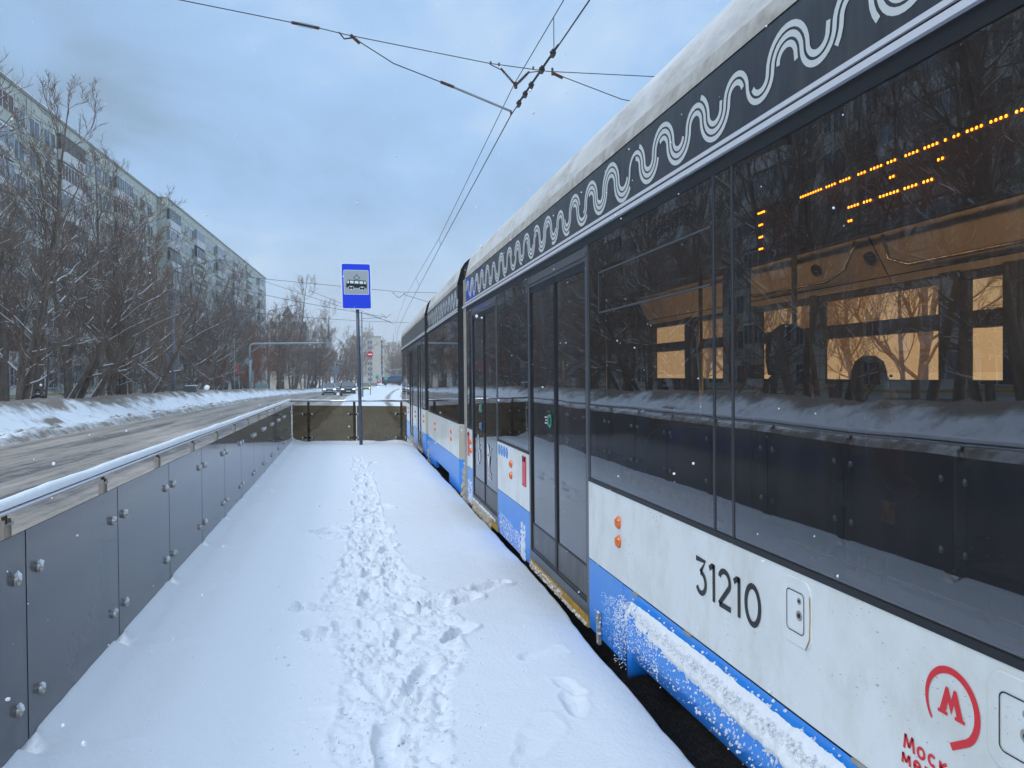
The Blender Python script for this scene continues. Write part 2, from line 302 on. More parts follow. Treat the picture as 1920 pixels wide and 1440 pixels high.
def grid_mesh(name, P, m, smooth=True, attrs=None, uv=None, parent=None):
    ny, nx = P.shape[:2]; me = bpy.data.meshes.new(name)
    idx = np.arange(ny*nx).reshape(ny, nx)
    f = np.stack([idx[:-1,:-1], idx[:-1,1:], idx[1:,1:], idx[1:,:-1]], -1).reshape(-1, 4)
    me.vertices.add(ny*nx); me.vertices.foreach_set('co', P.reshape(-1).astype(np.float32))
    me.loops.add(f.size); me.loops.foreach_set('vertex_index', f.reshape(-1).astype(np.int32))
    me.polygons.add(len(f)); me.polygons.foreach_set('loop_start', np.arange(0, f.size, 4, dtype=np.int32))
    try: me.polygons.foreach_set('loop_total', np.full(len(f), 4, dtype=np.int32))
    except Exception: pass
    me.polygons.foreach_set('use_smooth', np.full(len(f), smooth))
    me.update(calc_edges=True); me.validate()
    if attrs:
        for k, a in attrs.items():
            at = me.attributes.new(k, 'FLOAT', 'POINT'); at.data.foreach_set('value', a.reshape(-1).astype(np.float32))
    if uv is not None:
        ul = me.uv_layers.new(name="road"); ul.data.foreach_set('uv', uv.reshape(-1, 2)[f.reshape(-1)].reshape(-1).astype(np.float32))
    me.materials.append(M[m]); o = bpy.data.objects.new(name, me); S.collection.objects.link(o)
    if parent: o.parent = parent
    return o
_rt = np.random.RandomState(7).rand(256, 256)
def vn(x, y, s=0):
    x = np.asarray(x, float) + s*17.31; y = np.asarray(y, float) + s*9.77
    xi = np.floor(x).astype(int); yi = np.floor(y).astype(int); fx = x-xi; fy = y-yi
    fx = fx*fx*(3-2*fx); fy = fy*fy*(3-2*fy)
    a = _rt[xi % 256, yi % 256]; b = _rt[(xi+1) % 256, yi % 256]; c = _rt[xi % 256, (yi+1) % 256]; d = _rt[(xi+1) % 256, (yi+1) % 256]
    return (a*(1-fx)+b*fx)*(1-fy) + (c*(1-fx)+d*fx)*fy - .5
def fbm(x, y, s=0, o=4, g=.5):
    r = 0; a = 1.
    for i in range(o): r = r + a*vn(x*2**i, y*2**i, s+i*3); a *= g
    return r
def gz(y): return -.30 - .007*np.clip(y, 0, 300)
def gzf(y): return float(gz(y))
def sstep(x, a, b):
    t = np.clip((x-a)/(b-a), 0, 1); return t*t*(3-2*t)

# ------------------------------------------------------------------ ground, road, banks, platform
def ground():
    ys = np.concatenate([np.arange(-30, 60, 3.), np.arange(60, 320, 10.), np.array([400, 600, 1000, 2500])])
    xs = np.concatenate([np.array([-1500, -400, -150]), np.arange(-60, 40, 3.), np.array([60, 150, 400, 1500])])
    X, Y = np.meshgrid(xs, ys); Z = gz(Y) - .10 + .10*fbm(X*.13, Y*.13, 4)*(np.abs(X) > 4)*(X < -13)
    tag(grid_mesh('ground', np.stack([X, Y, Z], -1), 'snowfar'), 'snow covered ground', None, None, 'structure')
ground()
def curb_l(y):   # left kerb line of the road
    y = np.asarray(y, float); return -10.25 + .012*np.clip(y-40, 0, 45) + .0008*np.clip(y-72, 0, 60)**2*1.6 + .17*np.clip(y-132, 0, 500)
def edge_r(y):
    y = np.asarray(y, float); return -1.45 + .020*np.clip(y-20, 0, 45) + .00022*np.clip(y-60, 0, 70)**2*1.5 + .07*np.clip(y-130, 0, 500)
def road():
    ys = np.concatenate([np.arange(-20, 60, 1.), np.arange(60, 330, 4.)]); us = np.linspace(0, 1, 61)
    U, Y = np.meshgrid(us, ys); l = curb_l(Y)-.8; r = edge_r(Y)+.1; X = l + (r-l)*U
    wet = np.zeros_like(U)
    for c, w, a in ((.15,.04,.15),(.30,.045,.24),(.44,.04,.26),(.62,.05,.36),(.74,.04,.30),(.88,.04,.26)): wet += a*np.exp(-((U-c-.012*np.sin(Y*.05))/w)**2)
    wet -= .30*np.exp(-(U/.09)**2) + .16*np.exp(-((U-1)/.06)**2) + .10*np.exp(-((U-.43)/.03)**2)+ .10*np.exp(-((U-.77)/.03)**2)
    Z = gz(Y) + .010*fbm(X*2.2, Y*.25, 3)
    tag(grid_mesh('road', np.stack([X, Y, Z], -1), 'road', attrs={'wet': wet}, uv=np.stack([U*9, Y], -1)), 'slushy road', None, None, 'structure')
road()
def snow_bank():
    ys = np.concatenate([np.arange(8, 60, .14), np.arange(60, 120, .5), np.arange(120, 320, 2.)]); ts = np.linspace(0, 1, 64)
    T, Y = np.meshgrid(ts, ys); d = -1.5 + T*5.6          # metres outward from the kerb
    X = curb_l(Y) - d
    e = .45*fbm(Y*.35, Y*0+3, 2); dd = d + e
    prof = sstep(dd, -.25, .1)*.20 + sstep(dd, .55, 2.3)*.88 - sstep(dd, 3.1, 4.4)*.45
    amp = 1 + .22*fbm(Y*.12, d*.2, 5) - .35*sstep(Y, 85, 130)
    rough = .16*fbm(X*1.3, Y*1.3, 6, 3) + .20*np.abs(fbm(X*3.6, Y*3.6, 8, 3))*np.exp(-((dd-.35)/.55)**2) + .05*fbm(X*6, Y*6, 11, 2)*sstep(dd, -.2, .2)
    ledge = -.16*np.exp(-((dd-.52)/.16)**2)*(.5+fbm(Y*.7, Y*0, 9))
    chunk = .12*np.exp(-(((Y-32.8)/1.0)**6))*np.exp(-((dd-1.0)/.35)**2)
    Z = gz(Y) + prof*amp + rough*sstep(dd, -.35, .25) + ledge + chunk - .02 - .3*sstep(-d, 1.3, 1.5)
    dirt = .80*sstep(dd+.7*vn(Y*1.1, d*2.2, 44), 1.25, 2.3)*(1-sstep(dd, 3.4, 4.0)*.5) + .55*np.exp(-((dd+.1)/.3)**2) + .85*np.exp(-((dd-.55)/.13)**2)*(fbm(Y*.9, Y*0+1, 12) > -.1) + 1.3*np.exp(-(((Y-32.8)/1.0)**6))*np.exp(-((dd-.92)/.2)**2)
    tag(grid_mesh('snow_bank', np.stack([X, Y, Z], -1), 'bank', attrs={'dirt': dirt}), 'ploughed snow bank', None, None, 'structure')
snow_bank()
def median():
    # snow between the road and the tramway beyond the platform, with a low mound
    ys = np.concatenate([np.arange(18.2, 60, .4), np.arange(60, 300, 2.)]); ts = np.linspace(0, 1, 50)
    T, Y = np.meshgrid(ts, ys); l = edge_r(Y)-.1; X = l + T*16.
    d = X-l; Z = gz(Y) - .01 + .20*sstep(d, 0, .8)*(1-.0*d) + .06*fbm(X*.8, Y*.5, 3) + .55*np.exp(-((Y-150)/34.)**2)*np.exp(-((X-4.5)/5.)**2)
    tc = 2.7 + .0004*np.clip(Y-14, 0, 200)**2*1.1
    for s in (-.76, .76): Z -= .16*np.exp(-((X-tc-s)/.17)**2)
    dirt = np.zeros_like(X)
    for s in (-.76, .76): dirt += 1.0*np.exp(-((X-tc-s)/.16)**2)
    o = grid_mesh('snow_verge', np.stack([X, Y, Z], -1), 'bank', attrs={'dirt': dirt*1.0}); tag(o, 'snow between road and tram tracks', None, None, 'structure')
median()
def far_road():
    ys = np.arange(-20, 200, 4.); xs = np.linspace(6.5, 15.5, 14); X, Y = np.meshgrid(xs, ys)
    tag(grid_mesh('far_road', np.stack([X, Y, gz(Y)+.02+0*X], -1), 'asphalt'), 'dark wet road beyond the tram', None, None, 'structure')
far_road()
tb = box((1.27,-8,-.42), (6.4,18.25,-.36), 'track_bed', 'asphalt'); tag(tb, 'dark track bed beside the platform', None, None, 'structure')
pl = MB().box((-1.42,-4,-.42), (1.27,18.2,-.18)).build('platform', 'concrete'); tag(pl, 'concrete tram platform', None, None, 'structure')

PRINTS = [  # x, y, heading deg, depth, size
 (.13,3.20,8,.050,1.),(.10,3.84,-6,.052,1.),(.34,3.86,28,.050,1.),(.14,2.98,5,.045,1.),(.28,4.45,15,.05,1.),(.10,4.62,-12,.05,1.),(.36,4.95,-20,.05,1.),(.10,5.2,10,.05,1.),(.30,5.5,-8,.05,1.),
 (.13,5.92,12,.05,1.),(.39,5.78,-35,.05,1.),(.13,6.5,-5,.05,1.),(.30,6.75,20,.045,1.),(.22,7.2,5,.05,1.),(.34,7.5,-10,.045,1.),(.06,7.6,-60,.05,1.),(-.28,7.55,-50,.06,1.),(.16,8.1,4,.05,1.),
 (.40,8.95,-25,.045,1.),(.20,8.7,10,.045,1.),(.06,9.2,0,.045,1.),(.22,9.7,12,.04,1.),(.10,10.2,-8,.04,1.),(.26,10.8,5,.04,1.),(.12,11.3,0,.04,1.),(.26,11.9,10,.04,1.),(.06,12.5,-8,.04,1.),(.22,13.0,5,.04,1.),(.38,13.4,20,.04,1.),(.10,13.9,0,.04,1.),(.16,14.5,-70,.04,1.),
 (.60,4.42,40,.05,1.),(.72,5.06,55,.05,1.),(.50,5.0,60,.05,1.),(.97,5.38,70,.045,1.),(-.14,4.56,-65,.045,1.),(-.22,5.1,-70,.045,1.),(.02,4.66,-50,.045,1.)]
SOFT = [(.99,3.36,8,.026,.85),(1.02,3.56,-20,.018,.75),(1.00,4.0,70,.014,1.0),(-.10,3.50,-80,.012,1.1),(.74,3.05,30,.010,1.3),(.05,8.8,80,.012,1.1)]
TRAIL = [(.15,2.6,.22),(.15,3.2,.25),(.20,3.72,.27),(.27,4.13,.34),(.24,4.68,.40),(.15,5.2,.36),(.14,5.7,.31),(.15,6.2,.25),(.15,7.0,.19),(.15,7.5,.20),(.18,8.2,.15),(.19,9.0,.14),(.20,10.,.13),(.2,11.3,.12),(.16,12.6,.12),(.12,14.4,.10)]
BR = [((.40,4.75),(.58,5.08),(.80,5.25),(1.02,5.42)),((.10,4.72),(-.05,4.66),(-.20,4.52)),((.1,7.7),(-.12,7.9),(-.27,7.62),(-.2,7.3)),((.3,4.1),(.6,4.5)),((.1,5.1),(-.3,5.15))]
def platform_snow():
    ys = np.concatenate([np.arange(-3, 2.2, .1), np.arange(2.2, 4.6, .0105), np.arange(4.6, 9, .018), np.arange(9, 18.3, .045)])
    xs = np.concatenate([np.arange(-1.40, -1.1, .012), np.arange(-1.1, -.5, .02), np.arange(-.5, 1.40, .0105), np.linspace(1.40, 1.415, 3)])
    X, Y = np.meshgrid(xs, ys)
    Z = .010*fbm(X*1.4, Y*.8, 1, 3) + .0035*fbm(X*9, Y*9, 5, 3)
    Z += .012*np.maximum(0, vn(X*2.1, Y*1.1, 21))
    # drift against the glass, broken at every post
    k = (Y-3.42)/1.252; ph = np.abs(k-np.round(k))*1.252
    br = sstep(ph+.02*vn(Y*7, X*0, 23), .015, .10)
    Z += (.062*br - .008)*np.exp(-((X+1.285)/.060)**2) + .016*br*np.exp(-((X+1.13)/.10)**2) - .03*np.exp(-((X+1.00)/.16)**2)*br*.6 - .035*np.exp(-((X+1.31)/.045)**2)*(1-br)
    Z += .05*np.exp(-((Y-18.05+.3*(X+1.28))/.10)**2)*(1+.9*vn(X*3, Y*0, 3))
    # rolled-off edge towards the tram
    en = .030*fbm(Y*.9, Y*0, 31, 4) + .012*vn(Y*6, Y*0, 33)
    eo = .10*sstep(Y, 3.9, 5.6); q = np.clip(X - 1.02 - en, 0, None); Z -= .50*q**2; q2 = np.clip(X-1.305-en*.7-eo*.75, 0, None); Z -= 42*q2**2
    # trampled trail
    mask = np.zeros_like(X)
    ty = np.array([t[1] for t in TRAIL]); tx = np.interp(Y, ty, [t[0] for t in TRAIL]); tw = np.interp(Y, ty, [t[2] for t in TRAIL])
    wob = .05*vn(X*5, Y*5, 41)
    mask = np.maximum(mask, sstep(-(np.abs(X-tx+wob)), -tw*1.15, -tw*.7)*sstep(Y, 2.3, 2.6)*(1-sstep(Y, 14.3, 14.7)))
    for pts in BR:
        for a, b in zip(pts[:-1], pts[1:]):
            ax, ay = a; bx, by = b; dx, dy = bx-ax, by-ay; t = np.clip(((X-ax)*dx+(Y-ay)*dy)/(dx*dx+dy*dy), 0, 1)
            dist = np.hypot(X-ax-t*dx, Y-ay-t*dy) + wob*.6; mask = np.maximum(mask, sstep(-dist, -.13, -.05))
    rg = 1-np.abs(fbm(X*8, Y*7, 51, 4, .55))*2.6
    patch = sstep(fbm(X*3.2, Y*2.6, 57, 3), -.22, .22)
    m2 = mask*(.30+.70*patch)*np.interp(Y, [2, 6.5, 8, 15], [1, 1, .62, .42])
    ch = np.abs(fbm(X*13, Y*12, 91, 3, .6)); cl = sstep(fbm(X*19, Y*17, 93, 3), .02, .16)
    Z += m2*(-.026 + .028*(rg-.55) + .050*(ch-.12) + .022*cl - .016*sstep(fbm(X*14+4, Y*15, 97, 3), .05, .12) + .026*fbm(X*34, Y*34, 61, 3) )
    deb = sstep(mask, .0, .25)*(1-mask)*sstep(fbm(X*30, Y*28, 95, 2), .18, .30); Z += .008*deb
    rim = sstep(mask, .02, .3)*(1-sstep(mask, .3, .9)); Z += rim*.014*(.6+1.6*vn(X*11, Y*11, 71))
    def print_at(px, py, h, dep, sz, soft):
        nonlocal Z
        a = rad(h); c, s = math.cos(a), math.sin(a); sel = (np.abs(X-px) < .35) & (np.abs(Y-py) < .35)
        if not sel.any(): return
        x = X[sel]-px; y = Y[sel]-py; u = x*c - y*s; v = x*s + y*c      # v along the sole
        L, Wd = .150*sz, (.054 + .010*np.clip(v/.15, -1, 1))*sz
        r = (np.abs(u/Wd)**2.6 + np.abs(v/L)**3.2)**(1/2.8) + (.05 if not soft else .5)*vn(x*(25 if not soft else 14)+px*9, y*(25 if not soft else 14)+py*7, 81)
        w = .55 if soft else .16
        inside = 1-sstep(r, 1-w, 1+w*.5)
        zz = Z[sel]; bot = -dep + (.004*np.sign(np.sin(v*150)) if not soft else 0) + .010*(v/L)
        zz = zz*(1-inside) + (bot if not soft else zz+bot)*inside
        ring = np.exp(-((r-1.22)/.16)**2)*(0.014 if not soft else .004); zz = zz + ring*(1+1.2*vn(x*30+px, y*30+py, 83))
        Z[sel] = zz
    for p in SOFT: print_at(*p, True)
    for p in PRINTS: print_at(*p, False)
    rs = random.Random(3); mb = MB()
    for i in range(1500):
        yy = 2.5+rs.random()**1.5*7; cx = np.interp(yy, ty, [t[0] for t in TRAIL]); w_ = np.interp(yy, ty, [t[2] for t in TRAIL]); xx = cx + rs.gauss(0, w_*.75)
        r_ = rs.uniform(.0025, .009)*(1.6 if rs.random() < .06 else 1); a = rs.random()*6; iy = int(np.searchsorted(ys, yy)); ix = int(np.searchsorted(xs, xx)); zz = Z[min(iy, len(ys)-1), min(ix, len(xs)-1)]
        vs = [(xx+r_*math.cos(a+k*1.57)*(.7+.5*rs.random()), yy+r_*math.sin(a+k*1.57)*(.7+.5*rs.random()), zz+r_*.1*k) for k in range(4)]+[(xx+r_*.2, yy, zz+r_*1.0), (xx, yy, zz-r_*.6)]
        mb.add(vs, [(0,1,4),(1,2,4),(2,3,4),(3,0,4),(1,0,5),(2,1,5),(3,2,5),(0,3,5)])
    tag(mb.build('snow_crumbs', 'snow'), 'crumbs of snow kicked up along the trail', None, None, 'stuff')
    dirt = np.zeros_like(X)
    for px_, py_, w_ in ((.19,3.13,.05),(.22,3.22,.03),(.12,3.08,.03),(.24,4.33,.045),(.33,3.74,.03),(.16,3.72,.025),(.20,3.9,.02),(-.02,7.75,.03)):
        dirt += .62*np.exp(-(((X-px_)/w_)**2+((Y-py_)/(w_*.55))**2))
    o = grid_mesh('platform_snow', np.stack([X, Y, Z], -1), 'psnow', attrs={'dirt': dirt}); tag(o, 'fresh snow on the platform', None, None, 'structure')
platform_snow()

# ------------------------------------------------------------------ tram
X0 = 1.45
def sd2(off): return lambda y, z, t: (X0-off-t, y, z)
def rrect(y0, y1, z0, z1, r, n=5):
    P = []
    for cy, cz, a0 in ((y1-r, z1-r, 0), (y0+r, z1-r, 90), (y0+r, z0+r, 180), (y1-r, z0+r, 270)):
        for i in range(n+1):
            a = rad(a0+90*i/n); P.append((cy+r*math.cos(a), cz+r*math.sin(a)))
    return P
def ribbon(mb, pts, w, off, m, closed=False, th=.0015, fn=None):
    """a painted or cut stroke lying on the tram side, pts are (y,z)"""
    p = np.array(pts, float); n = len(p)
    t = np.gradient(p, axis=0) if not closed else (np.roll(p, -1, 0)-np.roll(p, 1, 0))
    t /= np.maximum(1e-9, np.linalg.norm(t, axis=1))[:, None]; nn = np.stack([-t[:,1], t[:,0]], 1)
    ww = np.array(w)[:, None] if hasattr(w, '__len__') else w
    a = p+nn*ww/2; b = p-nn*ww/2; fn = fn or (lambda y, z: (X0-off-th, y, z))
    vs = [fn(*q) for q in a]+[fn(*q) for q in b]
    fs = [(i, i+1, n+i+1, n+i) for i in range(n-1)] + ([(n-1, 0, n, 2*n-1)] if closed else [])
    mb.add(vs, fs, m)
def arc(cy, cz, r, a0, a1, n=24, ry=None): return [(cy-(ry or r)*math.cos(rad(a)), cz+r*math.sin(rad(a))) for a in np.linspace(a0, a1, n)]
TR = thing('tram', 'blue and white articulated tram with dark tinted windows standing at the snowy platform', 'tram')
BEND = True
def car_shell(y0, y1, tag_, bandm, near=False):
    """lower wall, window gasket and upper band of one section, both sides"""
    b = MB()
    doors = DOORS[tag_]; spans = []; c = y0
    for d0, d1 in sorted(doors):
        if d0-c > .02: spans.append((c, d0))
        c = d1
    if y1-c > .02: spans.append((c, y1))
    for a, e in spans:
        b.box((X0, a, .357), (X0+.05, e, .835), 'white'); b.box((X0-.003, a+.002, .835), (X0+.045, e-.002, .858), 'black')
        b.box((X0+.004, a, .350), (X0+.04, e, .357), 'black')
        if near and a < 4 < e:
            b.box((X0, 3.976, -.077), (X0+.05, e, .350), 'blue'); b.box((X0+.003, 3.970, -.077), (X0+.04, 3.976, .350), 'black')
        elif tag_ == 'mid':
            for s0, s1, zb in ((a, 11.55, -.10), (11.55, 13.45, .03), (13.45, e, -.10)): b.box((X0, s0, zb), (X0+.05, s1, .350), 'blue')
        else: b.box((X0, a, -.077), (X0+.05, e, .350), 'blue')
    b.box((X0-.001, y0, 2.30), (X0+.05, y1, 2.357), 'black'); b.box((X0+.003, y0, 2.379), (X0+.05, y1, 2.395), 'black')
    # far side wall
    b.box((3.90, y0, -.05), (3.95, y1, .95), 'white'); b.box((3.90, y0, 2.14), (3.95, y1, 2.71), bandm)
    b.box((X0+.35, y0, -.10), (3.89, y1, -.06), 'floor'); b.box((X0+.10, y0+.01, 2.47), (3.88, y1-.01, 2.52), 'ceiling')
    o = b.build('car_body', None, TR); return o, spans
DOORS = {'near': [(7.59, 9.21), (4.58, 6.20), (-3.1, -1.5)], 'mid': [], 'far': [(18.7, 20.1), (16.2, 17.5)]}
def roof(y0, y1, par, st=.25):
    prof = [(1.446,2.716),(1.446,2.738),(1.462,2.80),(1.50,2.945),(1.545,3.02),(1.61,3.08),(1.80,3.17),(2.1,3.22),(2.7,3.24)]
    prof += [(5.4-x, z) for x, z in prof[-2::-1]]
    ys = np.arange(y0, y1+.01, (y1-y0)/max(1, round((y1-y0)/st)))
    P = np.array([[(x, y, z) for x, z in prof] for y in ys]); P = P.copy()
    P[..., 2] += .006*vn(P[..., 1]*1.3, P[..., 0]*3, 5)*(P[..., 0] > 1.47)
    o = None
    P2 = bendv(P.reshape(-1, 3)).reshape(P.shape); o = grid_mesh('roof', P2, 'roof', parent=par)
    o.data.materials.append(M['roofedge'])
    n = len(prof)-1; mi = np.zeros(len(o.data.polygons), dtype=np.int32); mi[0::n] = 1; mi[1::n] = 1; o.data.polygons.foreach_set('material_index', mi)
    for yy, fl in ((y0, 1), (y1, -1)):
        MB().add([(x, yy, z) for x, z in prof], [tuple(range(len(prof)))[::fl]]).build('roof_end', 'black', par)
    return o
def motif(y_hi, y_lo, par, seed, m='motif'):
    rs = random.Random(seed); b = MB(); y = y_hi; k = 0; zc = 2.552
    lams = []
    while y > y_lo+.2:
        lam = .348 if rs.random() > .22 else .40
        lams.append((y, lam)); y -= lam
    C_ = []
    for (ys, lam) in lams:
        for (fr, sg) in ((.0, 1), (.5, -1)):
            yc = ys-lam*(fr+.25); R_ = lam/4
            for a in np.linspace(0, math.pi, 14, endpoint=False): C_.append((yc+R_*math.cos(a), sg*R_*math.sin(a)))
    p = np.array(C_); t = np.gradient(p, axis=0); t /= np.linalg.norm(t, axis=1)[:, None]; nn = np.stack([t[:,1], -t[:,0]], 1)
    SQ = np.array([1, .90]); ZC = np.array([0, zc])
    N = len(p)
    for k, d in enumerate((-.034, 0, .034)):
        keep = np.ones(N, bool)
        if d != 0:
            q = rs.randint(4, 20)
            while q < N:
                keep[q:q+rs.choice((4, 6, 9, 14))] = False; q += rs.choice((30, 42, 56, 70))
        i = 0
        while i < N:
            if not keep[i]: i += 1; continue
            j = i
            while j < N and keep[j]: j += 1
            if j-i > 5: ribbon(b, (p[i:j]+nn[i:j]*d)*SQ+ZC, .0215, .0, m)
            i = j
    b.build('wave_motif', None, par)
cars = {}
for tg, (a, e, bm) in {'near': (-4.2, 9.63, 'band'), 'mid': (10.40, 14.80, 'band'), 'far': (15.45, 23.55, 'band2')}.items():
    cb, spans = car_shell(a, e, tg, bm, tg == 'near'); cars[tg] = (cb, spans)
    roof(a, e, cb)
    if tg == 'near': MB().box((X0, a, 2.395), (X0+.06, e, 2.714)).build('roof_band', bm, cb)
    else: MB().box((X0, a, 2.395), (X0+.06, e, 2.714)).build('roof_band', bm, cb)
    t = MB(); e2 = e+(.22 if tg == 'near' else .05)
    t.box((X0-.018, a, 2.357), (X0+.03, e2, 2.379)); t.box((X0-.010, a, 2.395), (X0, e, 2.412))
    t.build('trim_strip', 'alu', cb)
motif(9.55, -4.0, cars['near'][0], 3); motif(14.7, 10.5, cars['mid'][0], 8)
b = MB(); b.prism([(9.60,2.425),(9.60,2.70),(9.28,2.70),(8.95,2.60),(8.80,2.425)], sd2(-.0005), 0, .001, 'emblue')
b.prism([(9.20,2.50),(9.30,2.56),(9.20,2.63),(9.08,2.57)], sd2(.0003), 0, .0005, 'yellow'); b.build('city_emblem', None, cars['near'][0])

# windows: one pane each with its frame
def window(y0, y1, hopper=False, par=TR, gm='tramglass', z0=.858, z1=2.30, posts=True):
    p = MB().quad((X0+.004, y0, z0), (X0+.004, y0, z1), (X0+.004, y1, z1), (X0+.004, y1, z0)).build('window', gm, par)
    f = MB()
    for yy in (y0, y1): f.box((X0, yy-.004, z0), (X0+.010, yy+.004, z1))
    if hopper:
        for za in (1.862, 2.098): f.box((X0, y0+.02, za-.004), (X0+.012, y1-.2, za+.004))
        f.box((X0, y1-.2-.006, 1.862), (X0+.012, y1-.2, 2.098)); f.box((X0, y1-.29, 2.06), (X0+.012, y1-.284, 2.098))
    f.build('frame', 'doorframe', p)
    return p
window(2.896, 4.56, True); window(2.740, 2.892); window(.86, 2.736); window(.70, .856); window(-1.45, .696, True)
window(6.22, 7.57); window(9.23, 9.61); window(-4.15, -3.12)
window(10.42, 14.78)
window(20.12, 23.45); window(17.52, 18.68); window(15.5, 16.18)
# inner dark posts beside the panes
b = MB()
for yy in (4.57, 2.82, .78, -1.47, 6.21, 7.58, 9.22, 9.60): b.box((X0+.03, yy-.05, .5), (X0+.10, yy+.05, 2.40))
b.box((X0+.03, -4.1, 2.13), (X0+.09, 9.6, 2.44)); b.box((X0+.03, -4.1, .55), (X0+.10, 4.5, .86)); b.box((X0+.03, 6.25, .55), (X0+.10, 7.55, .86))
for yy in (10.45, 14.75, 15.5, 23.4): b.box((X0+.03, yy-.05, .5), (X0+.10, yy+.05, 2.40))
b.box((X0+.03, 10.45, 2.13), (X0+.09, 14.7, 2.44)); b.box((X0+.03, 15.5, 2.13), (X0+.09, 23.4, 2.44))
b.build('inner_frame', 'inpost', TR)
# far side glazing and what can be seen inside
f = MB(); 
oy = [-4.1, -2.4, -2.2, -.6, -.4, 1.2, 1.45, 3.55, 3.95, 4.08, 4.30, 4.42, 5.70, 5.86, 6.9, 7.2, 8.4, 8.6, 9.5]
for yy, wd in ((-4.1,.1),(-2.3,.12),(-.5,.12),(1.3,.16),(2.6,.05),(3.72,.30),(4.24,.08),(4.33,.10),(5.78,.10),(6.85,.25),(8.2,.2),(9.5,.2)): f.box((3.80, yy-wd/2, .9), (3.90, yy+wd/2, 2.14))
f.box((3.82, -4.1, 1.77), (3.90, 9.55, 1.875)); f.box((3.82, -4.1, 2.08), (3.90, 9.55, 2.14)); f.box((3.82, -4.1, -.05), (3.895, 9.55, 1.44))  # last box is an added dark lining that blacks out the lower interior
for a, e in ((10.45, 14.75), (15.5, 23.4)):
    f.box((3.82, a, 1.9), (3.90, e, 2.14)); f.box((3.8, a, .9), (3.9, a+.3, 2.1)); f.box((3.8, e-.3, .9), (3.9, e, 2.1)); f.box((3.8, (a+e)/2-.15, .9), (3.9, (a+e)/2+.15, 2.1))
f.build('far_side_frame_and_blackout', 'inpost', TR)
g = MB()
for a, e in ((-4.1, 9.55), (10.45, 14.75), (15.5, 23.4)): g.quad((3.925, a, .95), (3.925, a, 2.14), (3.925, e, 2.14), (3.925, e, .95))
g.build('far_side_window', 'oppglass', TR)
c = MB(); c.add([(3.80,-4.1,2.14),(3.80,9.5,2.14),(3.62,9.5,2.46),(3.62,-4.1,2.46)], [(0,1,2,3)]); c.box((3.80, -4.1, 2.13), (3.88, 9.5, 2.139))
c.build('ceiling_cove', 'interior', TR)
c = MB()
for yy in (-2.4, .9, 4.82, 7.0): c.add([(3.794, yy, 2.15), (3.794, yy+.012, 2.15), (3.616, yy+.012, 2.455), (3.616, yy, 2.455)], [(0,1,2,3)])
c.add([(3.775, -4, 2.175), (3.775, 9.4, 2.175), (3.770, 9.4, 2.182), (3.770, -4, 2.182)], [(0,1,2,3)])
c.build('cove_joint', 'inpost', TR); c = MB()
for yy in (4.90, 5.55, .6): c.tube([(3.69, yy, 2.32), (3.67, yy, 2.31)], .05, 16)
c.build('loudspeaker', 'inpost', TR)
c = MB()
c.tube([(3.2, -4, 2.42), (3.2, 9.3, 2.42)], .016, 8); c.build('strap_rail', 'inpost', TR)
for a, e in ((-3.5, .5), (.9, 4.6), (5.6, 9.0), (10.8, 14.4), (16, 23)): 
    hs = MB().box((1.62, a, 2.37), (1.70, e, 2.468)).box((1.70, a, 2.365), (1.86, e, 2.372)).build('fill_shield', 'inpost', TR); MB().box((1.702, a+.02, 2.40), (1.715, e-.02, 2.46)).build('cove_fill_strip', 'covefill', hs)  # added out of view: shield keeps the strip's glow off window and platform
MB().box((X0+.10, .9, .886), (X0+.105, 2.55, .894)).build('inner_sill', 'interior', TR); MB().box((X0+.12, 3.0, .87), (X0+.125, 4.3, .93)).build('inner_sill', 'yellow', TR)
sc = MB(); sc.box((1.9, 9.35, -.05), (3.9, 9.40, 2.45)); sc.box((1.6,-4.15,-.05),(3.9,-4.10,2.45)); sc.box((1.6,23.45,-.05),(3.9,23.5,2.45)); sc.box((1.6,10.42,-.05),(3.9,10.47,2.45)) ; sc.box((1.6,15.48,-.05),(3.9,15.53,2.45)); sc.build('partition', 'inpost', TR)
for q, (pts) in enumerate(([(3.60,6.72,2.42),(3.62,6.66,2.25),(3.64,6.45,2.20),(3.64,5.35,2.20),(3.62,5.10,2.26),(3.60,4.95,2.44)], [(3.60,4.66,2.44),(3.62,4.62,2.27),(3.64,4.45,2.21),(3.64,1.3,2.21),(3.62,1.1,2.3)])):
    MB().tube(pts, .013, 8).build('grab_rail', 'grab', TR, smooth=True)
for k, yy in enumerate((8.6, 7.4, 6.1, 5.3, 3.2, 2.4, 1.5, .7, -.2, -1.0)):
    for xx in (3.1,) if k % 3 else (2.2, 3.1):
        s = MB(); s.box((xx, yy-.22, .42), (xx+.68, yy+.22, .50)); s.box((xx+.05,yy-.1,-.05),(xx+.6,yy+.1,.42)); 
        st = s.build('seat', 'seat', TR, bevel=.02)
        MB().prism(rrect(-.21, .21, .50, 1.08, .12), lambda u, v, t: (xx+.34+u*1.55, yy+.20+t, v), 0, .07).build('backrest', 'seatred' if k % 4 == 1 else 'seat', st)
for yy in (4.3, 2.2, 7.9, 5.6, .2): MB().tube([(2.7, yy, -.05), (2.7, yy, 2.48)], .017, 8).build('grab_pole', 'grab', TR, smooth=True)
